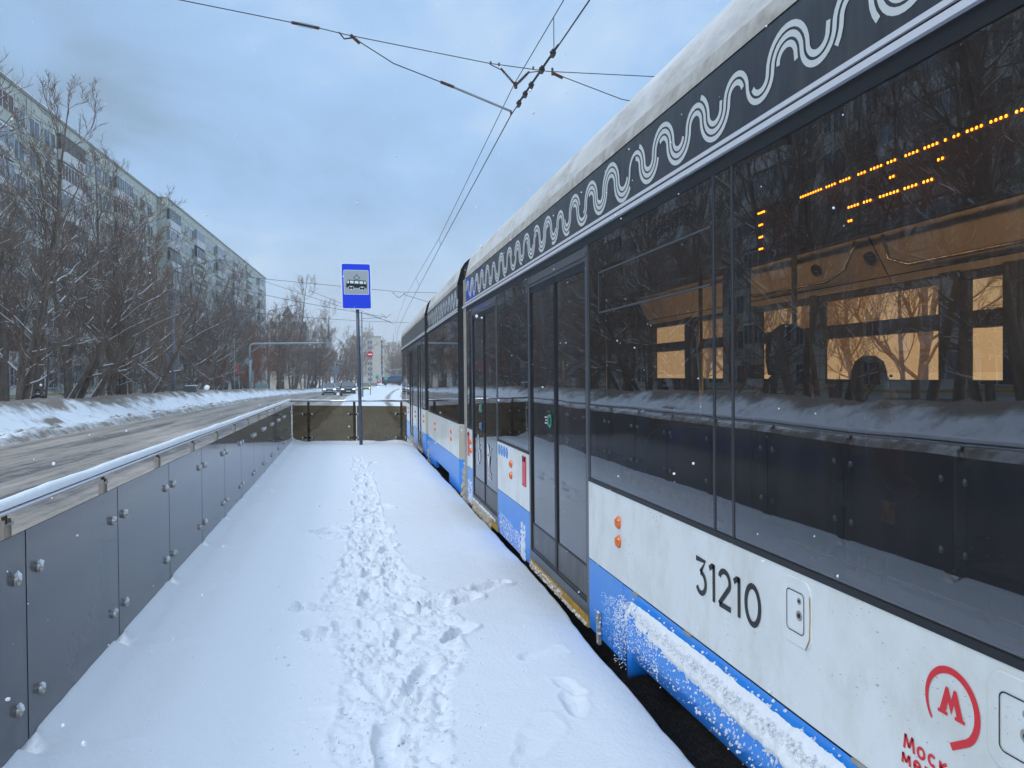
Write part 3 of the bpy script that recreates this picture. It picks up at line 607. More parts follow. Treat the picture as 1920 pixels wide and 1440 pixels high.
# destination display behind the near window
dp = MB().box((X0+.055, 1.02, 1.925), (X0+.11, 2.70, 2.128)).build('destination_display', 'black', TR)
d = MB()
def led(y, z): d.add([(X0+.052, y+a, z+c) for a, c in ((-.0042,0),(-.0021,-.0035),(.0021,-.0035),(.0042,0),(.0021,.0035),(-.0021,.0035))], [(0,1,2,3,4,5)], 'led')
for i in range(62):
    y = 2.352-.01435*i
    if i % 13 not in (7,) and i % 5 != 4 or i < 8: led(y, 2.092)
for i in range(5): led(2.628-.0105*i, 2.093)
for z in (2.048, 2.003, 1.959):
    for i in range(3): led(2.622-.0105*i, z)
for i in range(25):
    if i not in (4, 8, 9, 16, 21): led(2.097-.0143*i, 2.003)
for y in (2.097, 2.085): led(y, 1.961)
for y in (1.912, 1.899, 1.730, 1.716): led(y, 2.048)
d.build('led_dots', None, dp)

# doors
def door(y0, y1, n):
    z0, z1 = .0, 2.22; xo = X0+.012
    fr = MB()
    fr.box((X0, y0, -.02), (xo+.05, y0+.045, 2.30)); fr.box((X0, y1-.045, -.02), (xo+.05, y1, 2.30)); fr.box((X0+.004, y0+.045, 2.21), (xo+.05, y1-.045, 2.30))
    fr.box((X0-.004, y0+.02, 2.235), (X0+.004, y1-.02, 2.262)); fr.box((X0, y0+.045, -.02), (xo+.05, y1-.045, .055))
    D = fr.build('door', 'doorframe', TR)
    w = (y1-y0-.09)/2
    for k in range(2):
        a = y0+.045+k*w; e = a+w
        L = MB(); t = .028
        L.box((xo-.006, a+.002, .055), (xo+.02, a+t, 2.21)); L.box((xo-.006, e-t, .055), (xo+.02, e-.002, 2.21)); L.box((xo-.005, a+t, 2.16), (xo+.02, e-t, 2.21))
        L.box((xo-.004, a+t, .055), (xo+.02, e-t, .085)); L.box((xo-.006, e-.006, .055), (xo-.003, e+.006, 2.21))
        L.build('door_leaf', 'black', D)
        MB().box((xo, a+t, .085), (xo+.015, e-t, .275)).build('kick_panel', 'doorlow', D)
        MB().quad((xo+.004, a+t, .285), (xo+.004, a+t, 2.16), (xo+.004, e-t, 2.16), (xo+.004, e-t, .285)).build('door_glass', 'doorglass', D)
        MB().box((xo-.002, a+t, .275), (xo+.015, e-t, .285)).build('glass_bead', 'black', D)
        if k == 1: MB().tube([(xo+.08, a+.1, .9), (xo+.08, a+.1, 1.6)], .012, 6).build('inner_handle', 'grab', D)
    MB().box((X0-.006, y0+.01, -.088), (X0+.05, y1-.01, -.020)).build('yellow_sill', 'yellow', D)
    return D
dn = [door(a, e, 0) for a, e in DOORS['near']]; df = [door(a, e, 1) for a, e in DOORS['far']]

# stickers and pictograms
def disc(y, z, r, m, off, mb, n=20): mb.prism([(y+r*math.cos(2*math.pi*i/n), z+r*math.sin(2*math.pi*i/n)) for i in range(n)], sd2(off), 0, .0008, m)
def ring(mb, y, z, r, w, m, off): ribbon(mb, arc(y, z, r, 0, 345, 24), w, off, m, closed=True)
s = MB(); off = -.010    # on the door leaf surface
wy, wz = 8.82, .60       # wheelchair
disc(wy+.02, wz+.185, .028, 'picwhite', off, s)
ribbon(s, [(wy+.015, wz+.14), (wy+.01, wz+.03), (wy-.085, wz+.02), (wy-.12, wz-.07)], .026, off, 'picwhite'); ribbon(s, [(wy+.01, wz+.09), (wy-.07, wz+.085)], .018, off, 'picwhite')
ribbon(s, arc(wy+.02, wz-.045, .085, -215, 40, 24), .020, off, 'picwhite'); s.build('wheelchair_pictogram', None, dn[0])
s = MB(); py, pz = 8.12, .585    # pram
s.prism([(py+.11, pz+.05)]+[(py+.11-.12*math.sin(rad(a))*1., pz+.05+.12*math.cos(rad(a))) for a in (0, 20, 40, 60, 80)][::1], sd2(off), 0, .0008, 'picwhite')
s.prism([(py+.11, pz+.035), (py-.02, pz+.035), (py, pz-.05), (py+.06, pz-.075)], sd2(off), 0, .0008, 'picwhite')
ribbon(s, [(py-.12, pz+.13), (py-.07, pz+.12), (py-.02, pz+.02), (py+.045, pz-.15)], .017, off, 'picwhite'); ribbon(s, [(py+.05, pz-.06), (py-.04, pz-.15)], .017, off, 'picwhite')
ring(s, py+.05, pz-.175, .032, .015, 'picwhite', off); ring(s, py-.05, pz-.175, .032, .015, 'picwhite', off); s.build('pram_pictogram', None, dn[0])
def button(y, z, m, par, r=.042, rows=3):
    s = MB(); ribbon(s, arc(y, z, r, 0, 345, 28), .020, off, m, closed=True); disc(y, z, r-.016, 'black', off, s)
    for i in range(rows):
        zz = z+.022-.022*i; ribbon(s, [(y+.085, zz), (y+.145-.02*(i % 2), zz)], .010, off, 'picwhite')
    ribbon(s, [(y+.065, z-.04), (y+.065, z+.04)], .006, off, 'picwhite')
    s.build('door_button', None, par)
button(5.555, 1.152, 'picgreen', dn[1]); button(8.60, 1.125, 'picgreen', dn[0]); button(8.60, .915, 'picblue', dn[0])
def small_marks(name, par, items):
    s = MB()
    for kind, y, z in items:
        if kind == 'blue':
            disc(y, z, .054, 'picblue', 0, s); 
        else: pass
    s.build(name, None, par)
s = MB(); nb = cars['near'][0]
for i, y in enumerate((7.50, 7.375, 7.25, 7.125)):
    disc(y, .758-.0*i, .054, 'picblue', 0, s)
    o2 = .001
    if i == 0: ribbon(s, [(y, .785), (y, .735)], .014, o2, 'picwhite')
    elif i == 1: ribbon(s, arc(y, .758, .022, -60, 200, 12), .010, o2, 'picwhite')
    elif i == 2: ribbon(s, [(y+.015, .785), (y-.01, .760), (y+.012, .735)], .010, o2, 'picwhite'); 
    else: ribbon(s, [(y+.02, .740), (y+.02, .775), (y-.02, .775), (y-.02, .740)], .009, o2, 'picwhite')
s.build('round_stickers', None, nb)
def red_cover(y0, y1, z0, z1):
    m = MB(); m.prism(rrect(y0, y1, z0, z1, .015), sd2(-.004), 0, .007, 'red'); m.prism(rrect(y0+.022, y1-.022, z0+.035, z1-.05, .012), sd2(.003), 0, .003, 'pink')
    m.box((X0-.010, y0+.035, z1-.045), (X0-.002, y1-.035, z1-.015), 'ink'); disc((y0+y1)/2, (z0+z1)/2+.02, .010, 'red', .006, m)
    for a in (y0+.008, y1-.008):
        for c in (z0+.01, z1-.01): disc(a, c, .007, 'ink', .003, m, 8)
    m.build('emergency_release_cover', None, nb)
red_cover(6.31, 6.46, .545, .805); red_cover(9.44, 9.585, .49, .79)
def marker(y, z, par):
    for dz in (0, -.105):
        m = MB(); n = 12; vs = [(X0-.026, y, z+dz)]; rings = []
        for r, x in ((.017, X0-.022), (.027, X0-.012), (.031, X0-.001)):
            for i in range(n): vs.append((x, y+r*math.cos(2*math.pi*i/n)*.95, z+dz+r*math.sin(2*math.pi*i/n)*1.2))
        fs = [(0, 1+i, 1+(i+1) % n) for i in range(n)]
        for k in range(2): fs += [(1+k*n+i, 1+(k+1)*n+i, 1+(k+1)*n+(i+1) % n, 1+k*n+(i+1) % n) for i in range(n)]
        m.add(vs, fs); m.build('marker_lamp', 'orange', par, smooth=True)
marker(4.03, .677, nb); marker(6.91, .678, nb); marker(9.30, .68, nb); marker(.6, .677, nb)
for y in (11.2, 13.5): marker(y, .68, cars['mid'][0])
for y in (15.8, 18.1, 20.6, 22.6): marker(y, .70, cars['far'][0])

# fleet number 31210 as strokes
def stroke_digit(mb, ch, y, z, h, w, s, m, off=0):     # y = left edge seen from outside (high Y), runs towards -Y
    P = lambda pts: [(y-u*w, z+v*h) for u, v in pts]
    def A(cu, cv, ru, rv, a0, a1, n=22): return [(cu+ru*math.cos(rad(a)), cv+rv*math.sin(rad(a))) for a in np.linspace(a0, a1, n)]
    if ch == '3': S_ = [[(.06,.94),(.88,.94),(.46,.60)], [(.46,.60),(.52,.60)]+A(.50,.32,.42,.285,86,-150)]
    elif ch == '1': S_ = [[(.06,.83),(.30,.93),(.50,.93)], [(.46,.99),(.46,0)]]
    elif ch == '2': S_ = [A(.48,.70,.40,.255,165,-28)+[(.06,.055)], [(.06,.055),(.96,.055)]]
    elif ch == '0': S_ = [A(.5,.5,.44,.455,90,450,40)]
    for q in S_: ribbon(mb, P(q), s, off, m)
num = MB(); 
for ch, y, w in (('3', 3.068, .104), ('1', 2.944, .100), ('2', 2.858, .108), ('1', 2.736, .100), ('0', 2.644, .112)): stroke_digit(num, ch, y, .562, .155, w, .0225, 'ink', .0002)
num.build('fleet_number', None, nb)
# transport emblem and lettering
em = MB(); cy, cz, R_ = 1.630, .668, .088
wseg = [.006+.012*min(1, i/14) for i in range(44)]
pa = [(cy-R_*.93*math.cos(rad(a)), cz+R_*math.sin(rad(a))) for a in np.linspace(218, -42, 40)]
pa += [(cy-R_*.93*math.cos(rad(-42))+.012, cz-R_*.78), (cy+.000, cz-R_*1.13), (cy+.012, cz-R_*1.17)][:2]
ww = [.007+.011*min(1, i/16.) for i in range(len(pa))]
ribbon(em, pa, ww, .0002, 'red')
Mg = [(-.50,0),(-.50,.10),(-.44,.10),(-.20,1.0),(-.17,1.0),(0,.40),(.17,1.0),(.20,1.0),(.44,.10),(.50,.10),(.50,0),(.13,0),(.13,.10),(.19,.10),(.12,.42),(0,.04),(-.12,.42),(-.19,.10),(-.13,.10),(-.13,0)]
def place(poly, yc, z, w, h): return [(yc-u*w, z+v*h) for u, v in poly]
half = [(-.50,0),(-.50,.12),(-.43,.12),(-.20,1.0),(-.10,1.0),(0,.62),(0,.10),(-.11,.50),(-.20,.12),(-.13,.12),(-.13,0)]
for sg in (1, -1): em.add([(X0-.0017, cy-u*sg*.088, .640+v*.072) for u, v in half], [(0,1,2,9,10),(2,3,8,9),(3,4,7,8),(4,5,6,7)], 'red')
def letter(mb, ch, y, z, h, w, s, m='red'):
    P = lambda pts: [(y-u*w, z+v*h) for u, v in pts]
    A = lambda cu, cv, ru, rv, a0, a1, n=20: [(cu+ru*math.cos(rad(a)), cv+rv*math.sin(rad(a))) for a in np.linspace(a0, a1, n)]
    D_ = {'М': [[(0,0),(.14,1)],[(.14,1),(.5,.2)],[(.5,.2),(.86,1)],[(.86,1),(1,0)]], 'о': [A(.5,.5,.46,.46,0,360)], 'с': [A(.52,.5,.46,.46,45,315)], 'к': [[(.08,0),(.08,1)],[(.9,1),(.16,.52)],[(.16,.52),(.95,0)]],
          'в': [[(.08,0),(.08,1)],[(.08,.96),(.6,.96),(.72,.76),(.6,.54),(.08,.54)],[(.08,.04),(.65,.04),(.85,.27),(.6,.54)]], 'и': [[(.08,1),(.08,0)],[(.08,.05),(.9,.95)],[(.92,1),(.92,0)]], 'й': [[(.08,1),(.08,0)],[(.08,.05),(.9,.95)],[(.92,1),(.92,0)],[(.3,1.3),(.5,1.18),(.7,1.3)]],
          'м': [[(.04,0),(.12,1)],[(.12,1),(.5,.2)],[(.5,.2),(.88,1)],[(.88,1),(.96,0)]], 'е': [[(.08,.5),(.92,.5)], A(.5,.5,.44,.46,0,310)], 'т': [[(0,.94),(1,.94)],[(.5,.94),(.5,0)]], 'р': [[(.1,1),(.1,-.35)],A(.5,.5,.40,.46,130,-130)],
          'н': [[(.08,0),(.08,1)],[(.92,0),(.92,1)],[(.08,.5),(.92,.5)]], 'п': [[(.08,0),(.08,.95)],[(.08,.93),(.92,.93)],[(.92,.95),(.92,0)]], 'л': [[(0,.03),(.25,.93)],[(.25,.93),(.92,.93)],[(.92,.95),(.92,0)]]}
    for q in D_[ch]: ribbon(mb, P(q), s, .0002, m)
def word(mb, txt, y, z, h):
    for i, ch in enumerate(txt):
        hh = h*(1.42 if ch.isupper() else 1.); w = h*(1.3 if ch == 'М' else 1.1 if ch == 'м' else .92); letter(mb, ch, y, z, hh, w, .0085); y -= w+.013
word(em, 'Московский', 1.795, .488, .028); word(em, 'метрополитен', 1.803, .446, .028)
em.build('operator_emblem', None, nb)
# round-cornered service hatches with lock
def hatch(yc, zc):
    m = MB(); m.prism(rrect(yc-.088, yc+.088, zc-.112, zc+.112, .045, 7), sd2(-.002), 0, .007, 'white'); H = m.build('service_hatch', None, nb, bevel=.004)
    q = MB(); ribbon(q, rrect(yc-.050, yc+.050, zc-.068, zc+.068, .016, 5), .0035, .0055, 'ink', closed=True)
    ribbon(q, [(yc-.088+.004, zc+.07), (yc-.088+.002, zc+.0), (yc-.088+.006, zc-.07), (yc-.06, zc-.11)], .005, .006, 'yellow')
    q.build('hatch_door', None, H)
    k = MB(); 
    for dz, r in ((.040, .011), (-.008, .017)): disc(yc-.022, zc+dz, r, 'steel', .0055, k); disc(yc-.022, zc+dz, r*.5, 'ink', .0065, k)
    k.build('lock', None, H)
hatch(2.303, .703); hatch(1.43, .703)
s = MB(); s.prism([(1.842,1.078),(1.842,1.140),(1.895,1.140),(1.895,1.078)], sd2(-.0075), 0, .001, 'yellow'); s.build('window_sticker', None, TR)

# flared bogie fender with packed snow on its shoulder
def fender():
    ys = np.concatenate([np.linspace(3.969, 3.69, 10), np.linspace(3.68, -.4, 60)])
    P = []
    for y in ys:
        k = float(sstep(np.array(3.90-y), 0, .16)); zb = -.088 + .0*y if y > 3.77 else (-.088+(3.77-y)/.085*.136 if y > 3.685 else .05+.024*min(1, (3.685-y)/1.0))
        P.append([(X0, y, .350), (X0-.001, y, .325), (X0-.030*k, y, .285), (X0-.062*k, y, .235), (X0-.066*k, y, .16 if zb < .16 else zb), (X0-.058*k, y, zb), (X0+.05, y, zb)])
    return grid_mesh('bogie_fender', np.array(P), 'blue', parent=TR)
fd = fender()
MB().box((X0+.002, -.4, .05), (X0+.05, -4.2, .35)).build('skirt', 'blue', TR)
rs = random.Random(11); b = MB()
ICO = []
def lump(mb, p, r, m, sq=(1,1,1)):
    a = rs.random()*6.28; vs = []
    for (x, y, z) in [(0,0,1),(.89,0,.45),(.28,.85,.45),(-.72,.53,.45),(-.72,-.53,.45),(.28,-.85,.45),(.72,.53,-.45),(-.28,.85,-.45),(-.89,0,-.45),(-.28,-.85,-.45),(.72,-.53,-.45),(0,0,-1)]:
        k = r*(.75+.5*rs.random()); vs.append((p[0]+x*k*sq[0], p[1]+(y*math.cos(a)-x*math.sin(a)*.3)*k*sq[1], p[2]+z*k*sq[2]))
    mb.add(vs, [(0,1,2),(0,2,3),(0,3,4),(0,4,5),(0,5,1),(1,6,2),(2,7,3),(3,8,4),(4,9,5),(5,10,1),(6,7,2),(7,8,3),(8,9,4),(9,10,5),(10,6,1),(11,7,6),(11,8,7),(11,9,8),(11,10,9),(11,6,10)], m)
def ridge():
    ys = np.linspace(3.80, -.4, 420); ts = np.linspace(0, 1, 15); P = []
    for y in ys:
        c = min(1., max(0., (3.86-y)/1.5)); w_ = (.009+.017*c)*min(1., max(.08, (3.84-y)/.35))*max(.25, 1+.9*float(vn(y*4.2, 0, 3))+.6*float(vn(y*17, 0, 5))); row = []
        for t in ts:
            z = .305-.095*t+(.5-t)*w_*.9; base = X0-.012-.050*min(1, max(0, (.325-z)/.09)); h_ = math.sin(math.pi*t)**.7*w_*(.55+.55*c)
            h_ *= 1+.55*float(vn(y*46, z*52, 7))+.5*float(vn(y*95, z*95, 9))
            row.append((base-h_+.006, y, z+.006*float(vn(y*60, z*60, 13))))
        P.append(row)
    grid_mesh('snow_ridge', np.array(P), 'crust', parent=TR)
ridge()
for i in range(4200):
    y = 3.90 - 4.1*rs.random(); c = min(1, (3.9-y)/1.5)
    if rs.random() > .5+.5*c: continue
    z = rs.gauss(.262, .020+.010*c); x = X0-.045-.022*c*rs.random()-.012*rs.random()
    if z > .315: x = X0-.008
    if z < .22: x = X0-.065
    if rs.random() < .14: z = rs.uniform(.10, .24); x = X0-.066
    lump(b, (x, y, z), rs.uniform(.0025, .006)+.0035*c*rs.random(), 'crust')
for i in range(3000):     # spray of flakes stuck on the blue panel
    y = 4.34-rs.random()**.8*1.0 if rs.random() < .55 else 4.3-4.5*rs.random(); z = .30-.36*abs(rs.gauss(0, .55))
    zlo = -.06 if y > 3.76 else .07
    if not (zlo < z < .34): continue
    if y > 3.98 and z > .22+.08*(4.3-y): continue
    x = X0 if y > 3.95 else (X0-.064 if z < .24 else X0-.02)
    lump(b, (x, y, z), rs.uniform(.0016, .0042), 'crust')
for i in range(900):      # frosted patch between the doors
    y = rs.uniform(6.42, 7.50); t = (7.5-y); z = -.07 + rs.random()**1.2*(.22 - .06*t)
    lump(b, (X0, y, z), rs.uniform(.002, .007), 'crust', (.5, 1, 1.3))
for i in range(160): y = rs.uniform(6.36, 6.52); lump(b, (X0, y, -.08+.30*rs.random()**1.6), rs.uniform(.006, .016), 'crust', (.7, 1, 1.4))
for i in range(260): y = rs.uniform(9.24, 9.60); lump(b, (X0, y, -.08+.28*rs.random()**1.4), rs.uniform(.004, .012), 'crust', (.5, 1, 1.2))
for i in range(240): y = rs.gauss(12.5, .65); lump(b, (X0+.03, y, rs.gauss(.17-.06*abs(y-12.5), .022)), rs.uniform(.006, .02), 'crust')
for i in range(240): lump(b, (X0+.01, rs.uniform(10.5, 11.3), -.09+.2*rs.random()**1.6), rs.uniform(.004, .012), 'crust')
b.build('snow_crust', None, TR)
b = MB()
for i in range(700):      # brown ice hanging on the sills
    y = rs.uniform(4.62, 6.16); lump(b, (X0-.006, y, rs.uniform(-.088, -.035-.03*(y < 5.2))), rs.uniform(.003, .009), 'dirtysnow' if rs.random() < .5 else 'crust')
for i in range(420): y = rs.uniform(7.95, 9.2); lump(b, (X0-.004, y, rs.uniform(-.12, .0)), rs.uniform(.008, .026), 'dirtysnow', (.6, 1, 1.3))
for i in range(220): y = rs.uniform(7.7, 9.2); lump(b, (X0-.006, y, .0+.02*rs.random()), rs.uniform(.004, .012), 'crust')
for i in range(220): y = rs.choice((rs.uniform(18.75, 20.05), rs.uniform(16.25, 17.45))); lump(b, (X0, y, rs.uniform(-.10, -.02)), rs.uniform(.006, .02), 'dirtysnow')
for i in range(260): t = rs.random(); lump(b, (X0+.03+.05*rs.random(), 9.72+.5*rs.random(), -.20+.55*t), rs.uniform(.03, .06)*(1-.6*t), 'dirtysnow')
for i in range(120): t = rs.random(); lump(b, (X0+.03+.05*rs.random(), 14.85+.5*rs.random(), -.20+.42*t), rs.uniform(.03, .055)*(1-.6*t), 'dirtysnow')
for i in range(200): t = rs.random(); lump(b, (X0-.012, 4.365+rs.gauss(0, .008), -.105+.185*t), rs.uniform(.004, .011), 'crust')
b.build('sill_ice', None, TR)
MB().box((X0-.020, 4.345, -.11), (X0-.002, 4.385, .075)).build('step_bracket', 'post', TR)
# hinge clips under the white panel
b = MB()
for y in (3.15, 1.98, 3.78): MB().box((X0-.006, y-.035, .343), (X0+.004, y+.035, .354)).build('hinge_clip', 'post', TR)
# articulation posts and bellows
b = MB(); b.box((X0, 9.63, -.08), (X0+.06, 9.86, 2.72), 'post'); 
for i in range(13): disc(9.80, .12+.2*i, .011, 'ink', .0, b, 8)
b.build('end_post', None, TR)
for yc in (10.40, 15.45):
    b = MB()
    for z0, z1, mt in ((-.10, .355, 'blue'), (.355, .835, 'shadewhite'), (.835, 2.70, 'black')): b.add([(X0, yc, z0), (X0, yc, z1), (X0+.10, yc-.24, z1), (X0+.10, yc-.24, z0)], [(0,1,2,3)], mt)
    b.build('corner_panel', None, TR)
for a, e in ((9.86, 10.40), (14.80, 15.45)):
    b = MB(); n = 9
    for i in range(n):
        y = a+(e-a)*i/n; y1 = a+(e-a)*(i+.5)/n; y2 = a+(e-a)*(i+1)/n
        for (ya, xa), (yb, xb) in (((y, .14), (y1, .09)), ((y1, .09), (y2, .14))):
            b.quad((X0+xa, ya, -.05), (X0+xa, ya, 2.95), (X0+xb, yb, 2.95), (X0+xb, yb, -.05)); b.quad((5.4-X0-xa, ya, -.05), (5.4-X0-xa, ya, 2.95), (5.4-X0-xb, yb, 2.95), (5.4-X0-xb, yb, -.05)); b.quad((X0+xa, ya, 2.95), (5.4-X0-xa, ya, 2.95), (5.4-X0-xb, yb, 2.95), (X0+xb, yb, 2.95))
    b.build('bellows', 'black', TR)
# bogies
for yc in (1.6, 12.5, 21.8):
    b = MB(); b.box((1.75, yc-1.5, -.22), (3.65, yc+1.5, -.12), 'darkmetal')
    for dy in (-.9, .9):
        for x in (1.72, 3.58): b.tube([(x, yc+dy, -.04-.0), (x+.12, yc+dy, -.04)], .30, 20, 'darkmetal')
    b.build('bogie', None, TR)
BEND = False
MB().box((1.8, -4.1, -.16), (3.6, 9.5, -.13)).build('underframe', 'darkmetal', TR)
settle(TR, (2.7, 4, -.36))

# ------------------------------------------------------------------ platform railing
RL = thing('platform_railing', 'steel railing with dark smoked glass panels and a snowy handrail round the platform', 'railing')
FX = -1.28; seams = [3.42+1.252*i for i in range(-3, 12)]; seams = seams[:-1]+[18.03]
E0 = Vector((-1.28, 18.05, 0)); E1 = Vector((1.245, 17.29, 0)); ED = (E1-E0).normalized(); EN = Vector((ED.y, -ED.x, 0))   # EN points towards camera
def seg_panel(p, q, z0, z1, z0b, z1b, nrm, gm):
    m = MB(); th = .008; a, b = Vector(p), Vector(q); o = nrm*th
    vs = [a+Vector((0,0,z0)), b+Vector((0,0,z0b)), b+Vector((0,0,z1b)), a+Vector((0,0,z1))]
    m.add(vs, [(0,1,2,3)], gm)
    # ground edges of the pane
    for i, j in ((3,2), (0,3), (1,2)):
        m.add([vs[i], vs[j], vs[j]-o, vs[i]-o], [(0,1,2,3)], 'darkmetal')
    return m.build('glass_panel', None, RL)
def clamp(par, pos, nrm):
    nrm = nrm.normalized(); m = MB(); p = Vector(pos)
    m.tube([p-nrm*.002, p+nrm*.006, p+nrm*.018, p+nrm*.022], [.018, .019, .017, .010], 12, 'steel'); m.tube([p+nrm*.022, p+nrm*.0225], .005, 6, 'ink')
    m.tube([p-nrm*.075, p-nrm*.010], .012, 8, 'darkmetal')
    lump(m, tuple(p+nrm*.014+Vector((0,0,.016))), .018, 'crust', (.75, .85, 1.25)); 
    m.build('glass_clamp', None, par, smooth=False)
for i in range(len(seams)-1):
    a, e = seams[i]+.006, seams[i+1]-.006; zt = .892-.0028*(a-3); zt2 = .892-.0028*(e-3)
    P = seg_panel((FX, a, 0), (FX, e, 0), .045, zt, .045, zt2, Vector((1,0,0)), 'fenceglass')
    for y in (a+.105, e-.105):
        for z in (.715, .205): clamp(P, (FX, y, z-.0028*(y-3)*.7), Vector((1,0,0)))
def post(p, along, side, zt):
    m = MB(); p = Vector(p); al = Vector(along).normalized(); sdv = Vector(side).normalized()
    for k in (-.030, .030):
        c = p+al*k; R4 = Matrix((al, sdv, Vector((0,0,1)))).transposed().to_4x4(); R4.translation = c
        m.box((-.004, -.013, -.12), (.004, .013, zt-.045), 'steel', R4)
    R4 = Matrix((al, sdv, Vector((0,0,1)))).transposed().to_4x4(); R4.translation = p
    m.box((-.040, -.018, zt-.070), (.040, .018, zt-.060), 'steel', R4); m.box((-.008, -.008, zt-.062), (.008, .008, zt-.022), 'rust', R4)
    for z in (.715, .205): m.box((-.115, -.006, z-.012), (.115, .006, z+.012), 'darkmetal', R4)
    lump(m, tuple(p+al*.05+Vector((0, 0, zt-.066))), .014, 'crust')
    m.build('post', None, RL)
for y in seams[:-1]: post((FX-.075, y, 0), (0,1,0), (1,0,0), .985-.0025*(y-3))
zr = lambda y: .985-.0026*(y-3)
ys = [-.4+.5*i for i in range(38)]
c0 = Vector((-1.335, 18.12, zr(18)+.0)); c1 = Vector((1.30, 17.33, .935))
pts = [(-1.335, y, zr(y)) for y in ys if y < 17.9] + [tuple(c0)] 
MB().tube(pts, .024, 14).build('handrail', 'chrome', RL, smooth=True)
MB().tube([tuple(c0), tuple(c0.lerp(c1, .5)), tuple(c1)], .024, 14).build('handrail', 'chrome', RL, smooth=True)
m = MB(); rsn = random.Random(5); ring_pts = []
N_ = 260
for i in range(N_+1):
    y = -.4+18.45*i/N_; z = zr(y); k = .9+.25*vn(y*2.3, 0, 3)+.12*vn(y*9, 1, 5)
    for a in np.linspace(0, math.pi, 7): m.v.append((-1.335+.030*math.cos(a)*1.0+.002, y, z+.012+.040*math.sin(a)**.8*float(k)))
for i in range(N_):
    for j in range(6): m.f.append((i*7+j, i*7+j+1, (i+1)*7+j+1, (i+1)*7+j)); m.m.append(0)
m.mats = ['snow']; m.build('rail_snow', None, RL, smooth=True)
m = MB()
for i in range(61):
    p = c0.lerp(c1, i/60.); k = .45+.6*max(0, float(vn(i*.35, 2, 3)))*2
    for a in np.linspace(0, math.pi, 5): q = p+EN*(.020*math.cos(a)); m.v.append((q.x, q.y, q.z+.016+.020*math.sin(a)*k))
for i in range(60):
    for j in range(4): m.f.append((i*5+j, i*5+j+1, (i+1)*5+j+1, (i+1)*5+j)); m.m.append(0)
m.mats = ['snow']; m.build('rail_snow', None, RL, smooth=True)
LE = (E1-E0).length; cuts = [.012, .58*LE-.008, .58*LE+.006, LE]
for a, e in ((cuts[0], .565*LE-.006), (.565*LE+.006, LE)):
    pa_, pb_ = E0+ED*a, E0+ED*e; za, zb = .850-.035*a/LE, .850-.035*e/LE
    P = seg_panel(pa_, pb_, -.02, za, -.02, zb, EN, 'fenceglassend')
for t_ in (.36, .4+1.02, 2.50): 
    p = E0+ED*t_ - EN*.07; z_ = .985-.045*t_/LE
    m = MB(); al = ED; R4 = Matrix((al, EN, Vector((0,0,1)))).transposed().to_4x4(); R4.translation = p
    m.box((-.022, -.022, -.2), (.022, .022, z_-.04), 'darkmetal', R4); m.box((-.010, -.010, z_-.04), (.010, .010, z_-.02), 'steel', R4)
    for z in (.635, .105): m.box((-.11, -.012, z-.018), (.11, .012, z+.018), 'darkmetal', R4); m.box((-.125, .0, z-.028), (-.095, .06, z+.028), 'darkmetal', R4); m.box((.095, .0, z-.028), (.125, .06, z+.028), 'darkmetal', R4)
    Q = m.build('post', None, RL)
    for k in (-.11, .11):
        for z in (.635, .105): clamp(Q, p+EN*.072+ED*k+Vector((0,0,z)), EN)
settle(RL, (FX, 3.42, 0))

# ------------------------------------------------------------------ tram stop sign
SG = thing('tram_stop_sign', 'blue tram stop sign with black tram pictogram on a leaning grey pole', 'sign')
lean = math.atan2(.234-.175, 3.93)
def SB(u, v, t=0):   # board plane, u right, v up (0 = board centre)
    c, s_ = math.cos(lean), math.sin(lean); return (.170+u*c - v*s_*1.0, 17.0-t, 3.442+v*c+u*s_*.0 - u*0.0)
MB().tube([(.236, 17.10, -.12), (.2055, 17.10, 1.96), (.176, 17.10, 3.90)], .037, 16).build('pole', 'rail', SG, smooth=True)
def rr2(w, h, r, n=6, cu=0, cv=0):
    return [(cu+a, cv+b_) for a, b_ in rrect(-w/2, w/2, -h/2, h/2, r, n)]
FN = lambda u, v, t: SB(u, v, t)
bd = MB(); bd.prism(rr2(.645, 1.005, .045), FN, -.03, .0, 'signback'); bd.prism(rr2(.645, 1.005, .045), FN, .0, .004, 'signwhite')
bd.prism(rr2(.595, .955, .028), FN, .0042, .006, 'signblue')
BD = bd.build('board', None, SG)
def px(x, y): return ((x-578-(y-675)*.038)*.000925, (675-y)*.00096)
pg = MB(); c0_, c1_ = px(280, 310), px(850, 310); 
gf = [(-.262, -.182), (.262, -.182), (.262, .345), (-.262, .345)]
pg.prism(rr2(.530, .530, .022, 5, 0, .083), FN, .006, .0068, 'signwhite'); pg.prism(rr2(.512, .512, .012, 5, 0, .083), FN, .0070, .0076, 'signgrey')
def pp(pts, m, t): pg.prism([px(*q) for q in pts], FN, t, t+.0005, m)
pp([(385,533),(790,548),(818,625),(820,722),(345,706),(350,610)][::-1], 'ink', .008)
for w_ in ([(388,552),(408,552),(408,612),(358,610)], [(430,552),(516,555),(514,616),(432,612)], [(538,556),(628,560),(626,621),(536,617)], [(650,562),(732,565),(732,625),(648,622)], [(752,566),(782,567),(803,627),(755,625)]): pp(w_[::-1], 'signwhite', .009)
def pd(cx, cy, r, m, t, half_=False, ry=None):
    pg.prism([px(cx+r*math.cos(a), cy-(ry or r)*math.sin(a)) for a in [2*math.pi*i/18 for i in range(18)]], FN, t, t+.0004, m)
for cx, cy in ((455, 716), (711, 726)):
    pd(cx, cy, 70, 'signwhite', .0095, ry=42); 
    for dx in (-28, 30): pd(cx+dx, cy+2, 29, 'ink', .0102)
    pp([(cx-8, cy-6), (cx+10, cy-6), (cx+10, cy+10), (cx-8, cy+10)][::-1], 'ink', .0102)
